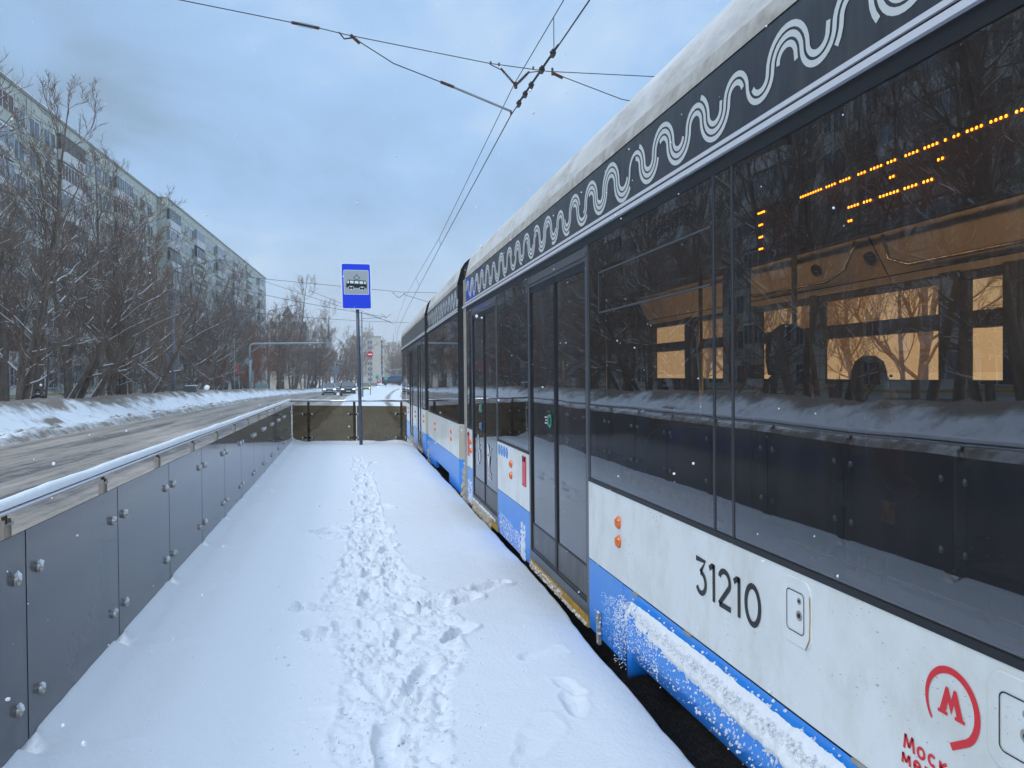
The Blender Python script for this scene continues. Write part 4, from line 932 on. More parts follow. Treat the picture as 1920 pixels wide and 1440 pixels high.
for a_, b_ in (((582,400),(582,432)), ((582,430),(508,482)), ((582,430),(656,486)), ((508,482),(545,522)), ((656,486),(618,522)), ((540,522),(624,522))):
    ua, ub = np.array(px(*a_)), np.array(px(*b_)); d_ = (ub-ua)/np.linalg.norm(ub-ua); n_ = np.array([-d_[1], d_[0]])*.0055
    pg.prism([tuple(ua+n_-d_*.003), tuple(ua-n_-d_*.003), tuple(ub-n_+d_*.003), tuple(ub+n_+d_*.003)], FN, .008, .0086, 'ink')
pg.build('tram_pictogram', None, BD)
b = MB()
for z in (3.15, 3.75): b.tube([(.236-.0153*z-.06, 17.06, z), (.236-.0153*z+.06, 17.06, z)], .012, 6)
b.build('bracket', 'steel', SG); settle(SG, (.236, 17.1, 0))

# ------------------------------------------------------------------ overhead line
def wire(mb, a, b, sag=0., r=.008, n=14, m='wire'):
    a, b = Vector(a), Vector(b); pts = []
    for i in range(n+1):
        t = i/n; p = a.lerp(b, t); p.z -= sag*4*t*(1-t); pts.append(p)
    mb.tube(pts, r, 5, m)
OH = thing('overhead_contact_line', 'tram contact wire and carrying wire running above the track beside the roof', 'overhead line')
m = MB(); CW = [(2.70, -6, 5.55), (2.70, 8.36, 5.72), (2.62, 12.5, 5.80)]
m.tube([(2.66, -10, 5.5), (2.70, 8.36, 5.72), (2.69, 12.60, 5.835), (2.82, 23.5, 5.55), (3.33, 46, 5.30), (3.75, 60, 5.15), (5.4, 92, 4.9)], .010, 6, 'wire'); m.build('contact_wire', None, OH)
m = MB(); m.tube([(2.62, -10, 6.3), (2.70, 9.41, 6.22), (2.72, 12.45, 6.30), (2.78, 24, 5.75), (2.95, 34, 5.85), (3.30, 46, 6.15), (3.6, 60, 5.7), (5.3, 92, 5.9)], .007, 5, 'wire'); m.build('carrying_wire', None, OH)
m = MB()
for a_, c_ in (((2.70, 9.9, 6.235), (2.70, 9.9, 5.77)), ((2.80, 24, 5.74), (2.82, 23.9, 5.55)), ((2.9, 34, 5.86), (3.05, 34, 5.42))): wire(m, a_, c_, 0, .006, 2)
m.build('dropper', None, OH)
m = MB()   # section joint knots on the contact wire
for y, k in ((9.95, 1), (10.55, 1), (11.2, 1), (11.6, 1), (12.05, 1.2)):
    z = float(np.interp(y, [8.36, 12.6], [5.72, 5.835])); m.box((2.70-.022, y-.05*k, z-.035), (2.70+.022, y+.05*k, z+.05), 'wire'); m.tube([(2.66, y, z+.02), (2.74, y, z+.02)], .018, 6, 'rust')
m.tube([(2.70, 9.7, 5.78), (2.70, 12.1, 5.86)], .012, 6, 'wire'); m.build('wire_clamp', None, OH)
settle(OH, (2.7, 12.5, 5.8))
def insulator(mb, a, b, r=.030, n=7):
    a, b = Vector(a), Vector(b); d = (b-a); mb.tube([a, a+d*.22], r*.75, 8, 'rust'); mb.tube([b-d*.22, b], r*.75, 8, 'rust'); mb.tube([a+d*.2, b-d*.2], r*.4, 6, 'wire')
    for i in range(n): t = .26+.48*i/(n-1); mb.tube([a+d*(t-.012), a+d*(t+.012)], r, 10, 'wire')
def cross_span(Y, sc, lab, r=1., full=True, dx=0.):
    """sc scales the near span's measures (taken at 12.5 m) for spans further off"""
    T = thing('cross_span', lab, 'wire span'); q = lambda x, z: (x+dx, Y, z)
    z0 = 0
    m = MB(); m.tube([q(-9.5, 8.0), q(-3.1, 7.30), q(-.82, 7.02)], .008*r, 5, 'wire'); m.tube([q(-.42, 6.97), q(.0, 6.90), q(2.3, 6.62), q(3.3, 6.56), q(5.3, 6.61), q(9.5, 6.9)], .0075*r, 5, 'wire'); m.build('upper_wire', None, T)
    m = MB(); m.tube([q(.17, 6.83), q(.75, 6.50), q(1.62, 6.22)], .009*r, 5, 'wire'); m.tube([q(3.42, 6.53), q(4.6, 6.18), q(9.5, 5.6)], .008*r, 5, 'wire'); m.build('lower_wire', None, T)
    m = MB(); insulator(m, q(-.82, 7.02), q(-.40, 6.965), .034*r, 9); m.build('insulator', None, T)
    if full:
        m = MB(); m.tube([q(1.55, 6.245), q(2.66, 5.86)], .020*r, 8, 'lamppole'); m.tube([q(2.66, 5.87), q(2.67, 5.80)], .018*r, 6, 'rust'); m.tube([q(1.50, 6.26), q(1.72, 6.19)], .026*r, 8, 'rust'); m.build('steady_arm', None, T)
        m = MB()
        for a_, b_ in (((2.50, 6.55), (2.74, 6.30)), ((2.98, 6.53), (2.76, 6.30))): insulator(m, q(*a_), q(*b_), .026*r, 6)
        for x, z in ((2.33, 6.63), (2.47, 6.62), (3.05, 6.60), (3.2, 6.58)): m.tube([q(x, z+.02), q(x, z-.03)], .016*r, 6, 'wire')
        m.tube([q(2.33, 6.60), q(2.50, 6.53)], .009*r, 5, 'rust'); m.tube([q(3.2, 6.56), q(2.98, 6.52)], .009*r, 5, 'rust'); m.tube([q(2.75, 6.34), q(2.75, 6.24)], .03*r, 6, 'rust'); m.build('insulator', None, T)
        m = MB(); m.tube([q(-.10, 6.93), q(-.02, 6.83), q(.12, 6.86)], .012*r, 6, 'wire'); m.tube([q(.08, 6.90), q(.22, 6.78)], .026*r, 6, 'rust'); m.tube([q(3.38, 6.62), q(3.38, 6.5)], .02*r, 6, 'wire'); m.tube([q(3.38, 6.54), q(3.56, 6.47)], .026*r, 6, 'rust'); m.build('wire_clamp', None, T)
    settle(T, (2.7+dx, Y, 6.3)); return T
cross_span(12.5, 1, 'wire span with rusty insulators crossing the sky nearest the camera')
def far_span(Y, zs, lab, r):
    T = thing('cross_span', lab, 'wire span'); m = MB()
    for (x0, za, x1, zb, sag) in zs: wire(m, (x0, Y, za), (x1, Y, zb), sag, r)
    m.build('upper_wire', None, T)
    m = MB(); insulator(m, (2.55, Y, 6.42), (2.9, Y, 6.12), .025, 4); insulator(m, (3.3, Y, 6.40), (2.95, Y, 6.12), .025, 4); m.build('insulator', None, T); settle(T, (2.9, Y, 6))
far_span(46, [(-6, 7.2, 3, 6.45, .0), (3, 6.45, 8, 6.4, 0), (-8, 6.9, 2.2, 4.95, .1), (3.2, 6.3, 9, 4.6, 0)], 'thin wire span crossing behind the tram stop sign', .012)
far_span(62, [(-9, 6.6, 9, 5.7, .25), (-3, 8.2, 3.6, 5.6, 0), (-9, 9.8, 3.4, 5.75, .1)], 'faint lower wire span crossing far down the street', .013)

# ------------------------------------------------------------------ poles, gantry, signs
def lamp_post(x, y, h, arm, lab, r=.15, grp=None, box_=True, zt=None):
    z0 = gzf(y); T = thing('street_lamp', lab, 'street lamp', grp)
    MB().tube([(x, y, z0-.3), (x, y, z0+h*.55), (x, y, z0+h*.75)], [r, r*.86, r*.72], 12).build('pole', 'lamppole', T, smooth=True)
    MB().tube([(x, y, z0+h*.74), (x, y, z0+h*.93), (x+.25, y, z0+h*.97), (x+arm*.6, y, z0+h), (x+arm, y, z0+h*1.03)], [.07, .055, .05, .045, .04], 8).build('arm', 'lamppole', T, smooth=True)
    MB().prism([(arm-.1, 0), (arm+.2, .10), (arm+.95, .13), (arm+1.05, .07), (arm+.1, -.03)], lambda u, v, t: (x+u, y+t, z0+h*1.03+v), -.14, .14).build('lamp_head', 'signback', T)
    if box_:
        MB().box((x-.46, y-.25, z0+3.3), (x-.16, y-.1, z0+4.4)).build('cabinet', 'lamppole', T, bevel=.02); MB().box((x+.16, y-.25, z0+3.3), (x+.46, y-.1, z0+4.4)).build('cabinet', 'lamppole', T, bevel=.02)
        c = MB()
        for z in (5.0, 7.9, 8.3): c.tube([(x, y, z0+z), (x, y, z0+z+.06)], r*1.15, 12)
        c.tube([(x-.5, y, z0+8.35), (x+.35, y, z0+8.25)], .03, 6); c.tube([(x+.2, y, z0+7.9), (x+.9, y, z0+7.85)], .03, 6); c.build('collar', 'lamppole', T)
    settle(T, (x, y, z0)); return T
lamp_post(-13.2, 63, 10.9, 3.0, 'tall grey lamp post with twin grey boxes among the bare trees', .20)
lamp_post(-12.2, 124, 13.2, 3.2, 'distant grey lamp post standing behind the traffic light gantry', .20, box_=False)
T = thing('thin_lamp_pole', 'thin pole with a short arm left of the traffic light gantry', 'pole'); z0 = gzf(88)
MB().tube([(-12.2, 88, z0-.2), (-12.2, 88, 5.6), (-12.7, 88, 5.65)], .06, 8).build('pole', 'gantry', T, smooth=True)
MB().box((-12.05, 87.9, 1.9), (-11.75, 88, 3.0)).build('red_banner', 'pink', T); settle(T, (-12.2, 88, z0))
T = thing('traffic_light_gantry', 'pale grey L-shaped gantry reaching over the road with traffic lights seen from behind', 'gantry'); gy = 101; gx = -12.15; z0 = gzf(gy)
MB().tube([(gx, gy, z0-.3), (gx, gy, 3.6)], .16, 12).build('column', 'gantry', T, smooth=True)
MB().tube([(gx, gy, 3.6), (gx, gy, 5.25), (gx+.15, gy, 5.55), (gx+.5, gy, 5.65), (gx+6.6, gy, 5.72), (gx+9.9, gy, 5.78)], [.14, .13, .13, .13, .11, .06], 10).build('beam', 'gantry', T, smooth=True)
MB().tube([(gx+.1, gy, 4.6), (gx+1.7, gy, 5.6)], .05, 8).build('brace', 'gantry', T)
MB().tube([(gx-.15, gy-.05, 3.45), (gx-.15, gy+.0, 3.45)], .46, 24).build('round_sign_back', 'gantry', T); 
MB().box((gx+.12, gy-.1, .9), (gx+.42, gy+.2, 2.2)).build('cabinet', 'signback', T)
for dx in (9.45, 8.5): MB().box((gx+dx-.17, gy-.12, 5.15 if dx > 9 else 5.2), (gx+dx+.17, gy+.15, 6.25 if dx > 9 else 5.75)).build('traffic_light_back', 'signback', T, bevel=.03)
MB().tube([(gx-.18, gy-.06, 3.45), (gx-.18, gy-.08, 3.45)], .05, 8).build('bracket', 'gantry', T)
settle(T, (gx, gy, z0))
def px_pole(name, lab, cat, x, y, z1, r, m='lamppole'):
    T = thing(name, lab, cat); z0 = gzf(y); MB().tube([(x, y, z0-.2), (x, y, z1)], [r, r*.8], 10).build('pole', m, T, smooth=True); return T, z0
T, z0 = px_pole('catenary_pole', 'pale catenary pole standing just behind the tram stop sign pole', 'pole', 1.33, 82, 8.2, .10, 'lamppole'); MB().tube([(1.33, 82, 7.5), (3.4, 82, 7.6)], .05, 6).build('arm', 'gantry', T); settle(T, (1.33, 82, z0))
T, z0 = px_pole('no_entry_sign', 'round red no entry sign on a thin grey pole before the tan tower', 'road sign', 2.42, 92, 5.9, .055, 'signback')
MB().tube([(2.42, 91.93, 4.02), (2.42, 91.90, 4.02)], .36, 28).build('sign_disc', 'red', T); MB().box((2.17, 91.88, 3.95), (2.67, 91.897, 4.09)).build('white_bar', 'signwhite', T); settle(T, (2.42, 92, z0))
for k, (x, y, hh) in enumerate(((6.9, 196, 2.0), (9.4, 205, 2.1))):
    T, z0 = px_pole('crossing_sign', ('left' if k == 0 else 'right') + ' of two small yellow-green crossing signs far beyond the snow mound', 'road sign', x, y, z0 if False else gzf(y)+3.6, .06); w = .9 if k == 0 else .8
    MB().box((x-w/2, y-.04, gzf(y)+2.2), (x+w/2, y, gzf(y)+3.3)).build('sign_board', 'greensign', T); MB().box((x-w/4, y-.06, gzf(y)+2.45), (x+w/4, y-.045, gzf(y)+3.05)).build('sign_symbol', 'picblue', T); settle(T, (x, y, gzf(y)))
T, z0 = px_pole('round_keep_sign', 'small round red sign with white centre low beyond the snow mound', 'road sign', 7.0, 190, gzf(190)+1.9, .06)
MB().tube([(7.0, 189.93, gzf(190)+1.75), (7.0, 189.9, gzf(190)+1.75)], .5, 20).build('sign_disc', 'red', T); MB().tube([(7.0, 189.89, gzf(190)+1.9), (7.0, 189.87, gzf(190)+1.9)], .2, 14).build('white_spot', 'signwhite', T); settle(T, (7, 190, gzf(190)))
for k, (x, y, h, a, lab) in enumerate(((14.6, 205, 5.2, -4.5, 'far light gantry with blue sign beside the end of the tram'), (17.8, 200, 4.2, -3.6, 'second far light gantry close to the tram edge'), (-2.6, 150, 5.6, 1.4, 'distant grey pole with square boxes above the oncoming dark car'))):
    T, z0 = px_pole('far_gantry', lab, 'pole', x, y, gzf(y)+h, .12, 'gantry'); MB().tube([(x, y, gzf(y)+h-.1), (x+a, y, gzf(y)+h-.6)], .07, 8).build('arm', 'gantry', T)
    for j in (0, 1): MB().box((x-.6+j*.75, y-.2, gzf(y)+h-.9), (x+.0+j*.75, y-.1, gzf(y)+h-.2) if k < 2 else (x+.0+j*.75, y-.1, gzf(y)+h-2.4)).build('sign_board', 'picwhite' if k < 2 and j else ('signback' if k == 2 else 'picblue'), T)
    settle(T, (x, y, z0))
T = thing('utility_box', 'grey utility box with a snow cap behind the bank near the lamp post', 'utility box'); ux, uy = -12.9, 66.5; z0 = gzf(uy)
MB().box((ux-.1, uy-.3, z0), (ux+.75, uy+.3, z0+1.55)).build('cabinet', 'utility', T, bevel=.03); MB().box((ux-.14, uy-.34, z0+1.55), (ux+.79, uy+.34, z0+1.64)).build('snow_cap', 'crust', T, bevel=.03); settle(T, (ux, uy, z0))
T = thing('notice_board', 'pale boxy cabinet behind the snow bank at the foot of the gantry', 'cabinet'); ux, uy = -11.9, 104; z0 = gzf(uy)
MB().box((ux, uy, z0+.9), (ux+1.5, uy+.4, z0+1.7)).build('cabinet', 'gantry', T, bevel=.02); MB().box((ux+.1, uy+.1, z0), (ux+.2, uy+.3, z0+.9)).build('leg', 'signback', T); MB().box((ux+1.3, uy+.1, z0), (ux+1.4, uy+.3, z0+.9)).build('leg', 'signback', T); settle(T, (ux, uy, z0))

# ------------------------------------------------------------------ cars
def car(label, x, y, paint, W_=1.85, H_=1.5, L_=4.5, rz=0., suv=False, grp='cars on the road', lights=True, rear=False):
    T = thing('car', label, 'car', grp); w = W_/2; g = .18 if not suv else .24
    st = [(0, .80, g+.12, .46, .62), (.10, .92, g+.02, .40, .74), (.45, 1., g, .36, .86), (1.15, 1., g, .36, .98), (2.9, 1., g, .36, 1.02), (3.9, 1., g, .36, 1.02), (4.3, .95, g+.05, .42, .92), (4.5, .84, g+.14, .5, .78)]
    k = L_/4.5; hk = H_/1.5; m = MB(); n = 10; vs = []
    for (yy, ws, zb, zm, zt) in st:
        zt *= hk; zm *= hk; a = w*ws
        prof = [(-a*.9, zb), (-a, zb+.10), (-a, zm+.12), (-a*.985, zt-.14), (-a*.90, zt-.02), (a*.90, zt-.02), (a*.985, zt-.14), (a, zm+.12), (a, zb+.10), (a*.9, zb)]
        vs += [(px_, yy*k, z_) for px_, z_ in prof]
    fs = [tuple(range(n)), tuple(range((len(st)-1)*n, len(st)*n))[::-1]]
    for i in range(len(st)-1):
        for j in range(n): fs.append((i*n+j, (i+1)*n+j, (i+1)*n+(j+1) % n, i*n+(j+1) % n))
    m.add(vs, fs); m.build('body', paint, T, smooth=False, bevel=.03)
    zt = .97*hk; zr_ = H_
    cab = [(1.05*k, w*.88, zt), (1.80*k, w*.74, zr_-.03), (2.3*k, w*.74, zr_), (3.5*k, w*.72, zr_-.02), (4.2*k, w*.80, zt)]
    m = MB(); q = cab
    m.add([(-q[0][1], q[0][0], zt), (q[0][1], q[0][0], zt), (q[1][1], q[1][0], q[1][2]), (-q[1][1], q[1][0], q[1][2])], [(0,1,2,3)]); m.build('windscreen', 'carglass', T)
    m = MB(); m.add([(-q[4][1], q[4][0], zt), (-q[3][1], q[3][0], q[3][2]), (q[3][1], q[3][0], q[3][2]), (q[4][1], q[4][0], zt)], [(0,1,2,3)]); m.build('rear_window', 'carglass', T)
    for s_ in (-1, 1):
        m = MB(); pts = [(s_*q[0][1]*1.01, q[0][0]+.05, zt), (s_*w*.88, q[4][0]-.1, zt), (s_*q[3][1]*1.01, q[3][0], q[3][2]-.05), (s_*q[1][1]*1.01, q[1][0], q[1][2]-.05)]
        m.add(pts, [(0,1,2,3)]); m.build('side_window', 'carglass', T)
    m = MB(); rv = []
    for (yy, a, z_) in ((q[1][0]-.03, w*.75, q[1][2]), (q[2][0], w*.75, q[2][2]+.02), (q[3][0]+.03, w*.73, q[3][2])): rv += [(-a, yy, z_-.06), (-a*.9, yy, z_+.01), (a*.9, yy, z_+.01), (a, yy, z_-.06)]
    m.add(rv, [(i*4+j, (i+1)*4+j, (i+1)*4+j+1, i*4+j+1) for i in range(2) for j in range(3)]); 
    for s_ in (-1, 1): m.tube([(s_*q[0][1], q[0][0], zt-.02), (s_*w*.75, q[1][0], q[1][2]-.03)], .03, 6); m.tube([(s_*w*.86, q[4][0], zt-.02), (s_*w*.74, q[3][0], q[3][2]-.03)], .05, 6)
    m.build('roof', paint, T)
    for s_ in (-1, 1):
        MB().box((s_*w-.12 if s_ > 0 else -w-.12, 1.25*k, zt-.05), (w+.12 if s_ > 0 else -w+.12, 1.40*k, zt+.12)).build('mirror', paint, T, bevel=.03)
        for yy in (.82*k, 3.65*k):
            wb = MB().tube([(s_*(w-.22), yy, .33), (s_*(w+.0), yy, .33)], .335, 20).build('wheel', 'tyre', T)
            MB().tube([(s_*(w-.01), yy, .33), (s_*(w+.012), yy, .33)], .21, 14).build('rim', 'signback', wb)
        hl = MB(); za = .62*hk; hl.prism([(s_*w*.50, za), (s_*w*.90, za+.05), (s_*w*.88, za+.17), (s_*w*.55, za+.12)][::s_], lambda u, v, t: (u, .02+t+abs(u)*.05, v), 0, .10)
        hl.build('headlight', 'headlamp' if lights else 'signback', T)
    gr = MB(); gr.prism([(-w*.46, .50*hk), (w*.46, .50*hk), (w*.50, .72*hk), (-w*.50, .72*hk)], lambda u, v, t: (u, -.015+t, v), 0, .10); gr.build('grille', 'black', T)
    MB().box((-w*.8, -.01, g+.09), (w*.8, .08, g+.22)).build('lower_intake', 'black', T)
    MB().box((-.26, -.035, .44*hk), (.26, -.014, .44*hk+.11)).build('number_plate', 'signwhite', T)
    T.location = (x, y, gzf(y)+.01); T.rotation_euler = (-.007, 0, rz); return T
car('silver car driving towards the camera with lit headlights', -2.65, 107.0, 'carsilver', 1.86, 1.60, rz=rad(3))
car('dark grey crossover car driving towards the camera with lit headlights', -.15, 100.5, 'cardark', 1.95, 1.72, 4.7, rz=rad(2), suv=True)
car('pale car following behind, between the silver and the dark car', -1.75, 128, 'carwhite', 1.8, 1.5, rz=rad(3))
car('yellow-green car partly hidden behind the sign pole', 2.55, 124, 'caryellow', 1.8, 1.55, rz=rad(3))
car('white car just right of the sign pole far down the road', 4.7, 150, 'carwhite', 1.8, 1.5, rz=rad(4))
car('far silver car waiting left of the blue bus', 5.0, 182, 'carsilver', 1.8, 1.5, rz=rad(4))
for q, (yy, pt) in enumerate(((4.6, 'cardark'), (10.2, 'carwhite'), (15.6, 'cardark'), (21.4, 'carsilver'))):
    car(('dark parked car, nearest one seen through the tram windows', 'white parked car seen through the tram windows', 'second dark parked car seen through the tram windows', 'silver parked car seen through the tram windows')[q], 11.5, yy, pt, rz=rad(2), grp='cars parked beyond the tram', lights=False)
# blue bus and white van, far off
T = thing('bus', 'blue and dark bus standing far away beyond the snow mound', 'bus'); bx, by = 9.9, 214; z0 = gzf(by)+.7
MB().box((bx-1.2, by, z0+.35), (bx+4.6, by+2.5, z0+2.25)).build('body', 'cardark', T, bevel=.1); MB().box((bx+1.0, by-.02, z0+2.25), (bx+4.6, by+2.45, z0+2.75)).build('roof', 'busblue', T, bevel=.1)
MB().box((bx-.9, by-.03, z0+1.2), (bx+3.9, by-.005, z0+2.05)).build('window', 'carglass', T)
for k in (-.2, 3.4): MB().tube([(bx+k, by-.02, z0+.4), (bx+k, by+.3, z0+.4)], .45, 16).build('wheel', 'tyre', T)
settle(T, (bx, by, z0))
T = thing('van', 'white van parked behind the blue bus by the tram edge', 'van'); bx, by = 14.8, 222; z0 = gzf(by)+.8
MB().prism([(-1.6,.3),(4.0,.3),(4.0,2.0),(.1,2.0),(-.6,1.2),(-1.6,1.0)], lambda u, v, t: (bx+u, by+t, z0+v), 0, 1.9).build('body', 'carwhite', T, bevel=.08)
MB().box((bx+.4, by-.02, z0+1.2), (bx+1.6, by-.004, z0+1.8)).build('window', 'carglass', T)
for k in (-.7, 2.9): MB().tube([(bx+k, by-.02, z0+.35), (bx+k, by+.25, z0+.35)], .36, 14).build('wheel', 'tyre', T)
settle(T, (bx, by, z0))

# ------------------------------------------------------------------ people
def person(label, x, y, z, h, coatm, hoodm, rz=0., scarf=True):
    T = thing('person', label, 'person'); k = h/1.75
    J = [((0,0,.95),.13),((0,0,1.20),.14),((0,0,1.40),.16),((0,0,1.50),.07),((0,-.01,1.60),.088),((0,-.01,1.69),.085),
         ((.17,0,1.40),.075),((.25,.02,1.15),.055),((.20,-.10,.95),.045),((.14,-.20,.93),.035),((-.17,0,1.40),.075),((-.25,.02,1.15),.055),((-.20,-.10,.95),.045),((-.14,-.20,.93),.035),
         ((.10,0,.86),.10),((.11,-.02,.48),.065),((.11,.02,.10),.045),((.11,-.13,.04),.042),((-.10,0,.86),.10),((-.11,.06,.48),.065),((-.11,.12,.10),.045),((-.11,-.02,.04),.042)]
    Ed = [(0,1),(1,2),(2,3),(3,4),(4,5),(2,6),(6,7),(7,8),(8,9),(2,10),(10,11),(11,12),(12,13),(0,14),(14,15),(15,16),(16,17),(0,18),(18,19),(19,20),(20,21)]
    me = bpy.data.meshes.new('body'); me.from_pydata([tuple(c*k for c in j[0]) for j in J], Ed, []); o = bpy.data.objects.new('body', me); S.collection.objects.link(o); o.parent = T
    md = o.modifiers.new('skin', 'SKIN'); 
    lay = me.skin_vertices[0] if me.skin_vertices else None
    if lay is None:
        import bmesh
        bm = bmesh.new(); bm.from_mesh(me); bm.verts.layers.skin.verify(); bm.to_mesh(me); bm.free(); lay = me.skin_vertices[0]
    for i, j in enumerate(J): lay.data[i].radius = (j[1]*k, j[1]*k)
    lay.data[0].use_root = True
    sb = o.modifiers.new('sub', 'SUBSURF'); sb.levels = 1; sb.render_levels = 1; me.materials.append(M['skin'])
    def loft(name, rings, m, cap=True):
        mb = MB(); n = 16
        for (cx, cy, cz, rx, ry) in rings:
            for i in range(n): a = 2*math.pi*i/n; mb.v.append(((cx+rx*math.cos(a))*k, (cy+ry*math.sin(a))*k, cz*k))
        for r in range(len(rings)-1):
            for i in range(n): mb.f.append((r*n+i, r*n+(i+1) % n, (r+1)*n+(i+1) % n, (r+1)*n+i)); mb.m.append(0)
        if cap: mb.f.append(tuple(range(n))[::-1]); mb.m.append(0); mb.f.append(tuple(range((len(rings)-1)*n, len(rings)*n))); mb.m.append(0)
        return mb.build(name, m, T, smooth=True)
    loft('coat', [(0,0,.50,.23,.17),(0,0,.55,.25,.19),(0,0,.95,.225,.17),(0,0,1.15,.225,.165),(0,0,1.34,.235,.16),(0,0,1.44,.17,.12),(0,0,1.52,.09,.09)], coatm)
    for s_ in (-1, 1):
        MB().tube([(s_*.19*k, 0, 1.41*k), (s_*.27*k, .02*k, 1.16*k), (s_*.22*k, -.10*k, .97*k), (s_*.13*k, -.20*k, .93*k), (s_*.10*k, -.22*k, .93*k)], [.078*k, .075*k, .068*k, .062*k, .03*k], 12).build('sleeve', coatm, T, smooth=True)
        MB().tube([(s_*.10*k, 0, .90*k), (s_*.11*k, .02*k, .48*k), (s_*.11*k, .05*k, .10*k)], [.10*k, .08*k, .065*k], 12).build('trouser_leg', 'black', T, smooth=True)
    loft('hood', [(0,.03,1.50,.11,.11),(0,.035,1.58,.125,.115),(0,.035,1.68,.122,.11),(0,.035,1.75,.09,.09),(0,.035,1.79,.04,.04)], hoodm)
    if scarf: loft('scarf', [(0,-.02,1.47,.10,.11),(0,-.03,1.53,.095,.11),(0,-.02,1.57,.08,.09)], 'scarf')
    e = MB()
    for s_ in (-1, 1): e.tube([(s_*.032*k, -.093*k, 1.655*k), (s_*.032*k, -.100*k, 1.655*k)], .009*k, 8)
    e.tube([(-.022*k, -.096*k, 1.585*k), (.022*k, -.096*k, 1.585*k)], .005*k, 6); e.build('facial_features', 'ink', T)
    T.location = (x, y, z); T.rotation_euler = (0, 0, rz); return T
person('person in a navy coat and brown fur hood walking behind the snow bank', -15.5, 43.2, -.74, 1.70, 'coat', 'fur', rad(25))
person('passenger in a brown hooded parka seen dimly through the tram window', 2.55, 4.10, -.06, 1.80, 'fur', 'fur', rad(120), True)
person('passenger in a red jacket standing by the far window inside the tram', 3.15, 4.15, -.06, 1.62, 'seatred', 'black', rad(60), True)

# ------------------------------------------------------------------ nine-storey panel block, two sections
def bldg(name, label, p0, ang, length, nfl, z0, fh, seed, bay=3.15, depth=13., prot=0., end_shed=None, limit=95, cam_near=True, start=0):
    T = thing(name, label, 'apartment building', 'panel apartment blocks across the road'); rs = random.Random(seed)
    H = z0+nfl*fh+2.0
    box((0, 0, z0-1), (length, depth, H), 'wall', 'panelwall', T)
    tp = MB(); tp.box((-.05, -.12, H), (length+.05, depth+.1, H+.28), 'joint'); tp.box((-.05, -.12, H+.28), (length+.05, depth+.1, H+.36), 'crust'); tp.build('parapet', None, T)
    j = MB()
    for k in range(int(length/bay)+1): j.box((k*bay-.04, -.012, z0), (k*bay+.04, .0-.002, H-.1))
    for f in range(nfl+1): j.box((0, -.016, z0+.9+f*fh-.04), (length, -.003, z0+.9+f*fh+.04))
    for k in range(int(length/bay)): j.box((k*bay+1.4, -.03, H-.95), (k*bay+1.7, -.004, H-.7))
    j.build('panel_joint', 'joint', T)
    st = MB(); st.box((0, -.06, z0-1), (length, -.004, z0+1.1)); st.build('plinth', 'wallwhite', T)
    nb_ = int(length/bay); pat = 'wwbbwwwbbw'; items = []
    for f in range(nfl):
        k = 0
        while k < nb_:
            c = pat[(k+seed) % 10]
            if c == 'b' and k+1 < nb_ and pat[(k+1+seed) % 10] == 'b': items.append(('b', k, f)); k += 2
            else: items.append(('w', k, f)); k += 1
    items.sort(key=lambda t: (-(t[2]) + abs(t[1]*bay-start)*.22))
    rest_w, rest_b = MB(), MB(); nw = nbk = 0
    def win(m, k, f):
        x = k*bay; z = z0+.9+f*fh+.85
        for a, w_ in ((.45, 1.1), (1.85, .85)) if rs.random() < .6 else ((.55, 1.9),):
            m.box((x+a-.07, -.035, z-.07), (x+a+w_+.07, -.010, z+1.5), 'winframe'); m.box((x+a, -.045, z), (x+a+w_*.47, -.036, z+1.42), 'winglass'); m.box((x+a+w_*.53, -.045, z), (x+a+w_, -.036, z+1.42), 'winglass')
            m.box((x+a-.09, -.12, z-.12), (x+a+w_+.09, -.010, z-.07), 'joint')
        if rs.random() < .16: m.box((x+1.55, -.42, z-.55), (x+2.2, -.02, z-.12), 'ac')
    def balc(m, k, f):
        x = k*bay+.15; w_ = bay*2-.3; z = z0+.9+f*fh+.02; d = .42
        wm = rs.choice(('wallwhite', 'wallwhite', 'wallwhite', 'panelwall')); gm = rs.choice(('wingrey', 'wingrey', 'winglass', 'winbrown', 'winglass')); fm = rs.choice(('winframe', 'winframe', 'winframe', 'winbrown', 'joint'))
        m.box((x, -d, z), (x+w_, -.005, z+.14), 'joint'); m.box((x+.03, -d-.03, z+.10), (x+w_-.03, -d+.02, z+1.15), wm)
        m.box((x+.03, -d+.02, z+.14), (x+.08, -.01, z+1.15), wm); m.box((x+w_-.08, -d+.02, z+.14), (x+w_-.03, -.01, z+1.15), wm)
        if rs.random() < .86:
            n = rs.choice((6, 7, 8)); m.box((x+.05, -d+.03, z+1.15), (x+w_-.05, -.02, z+2.62), gm)
            for i in range(n+1): q = x+.03+i*(w_-.12)/n; m.box((q, -d-.01, z+1.15), (q+.07, -d+.028, z+2.62), fm)
            m.box((x+.03, -d-.02, z+2.62), (x+w_-.03, -.02, z+2.72), fm); 
            if rs.random() < .3: m.box((x+.03, -d-.02, z+2.722), (x+w_-.03, -.02, z+2.80), 'crust')
        else: m.box((x+.3, -.06, z+.2), (x+w_-.4, -.02, z+2.3), 'winbrown')
    for t, k, f in items:
        if t == 'w':
            if nw < limit: m = MB(); win(m, k, f); m.build('window', None, T); nw += 1
            else: win(rest_w, k, f)
        else:
            if nbk < limit: m = MB(); balc(m, k, f); m.build('balcony', None, T); nbk += 1
            else: balc(rest_b, k, f)
    if rest_w.v: tag(rest_w.build('windows', None, T), kind='stuff')
    if rest_b.v: tag(rest_b.build('balconies', None, T), kind='stuff')
    if end_shed:
        for u in end_shed: MB().box((u, 3., H+.36), (u+4, 8, H+2.6)).build('roof_shed', 'panelwall', T, bevel=.05)
    T.rotation_euler = (0, 0, ang); T.location = p0; return T
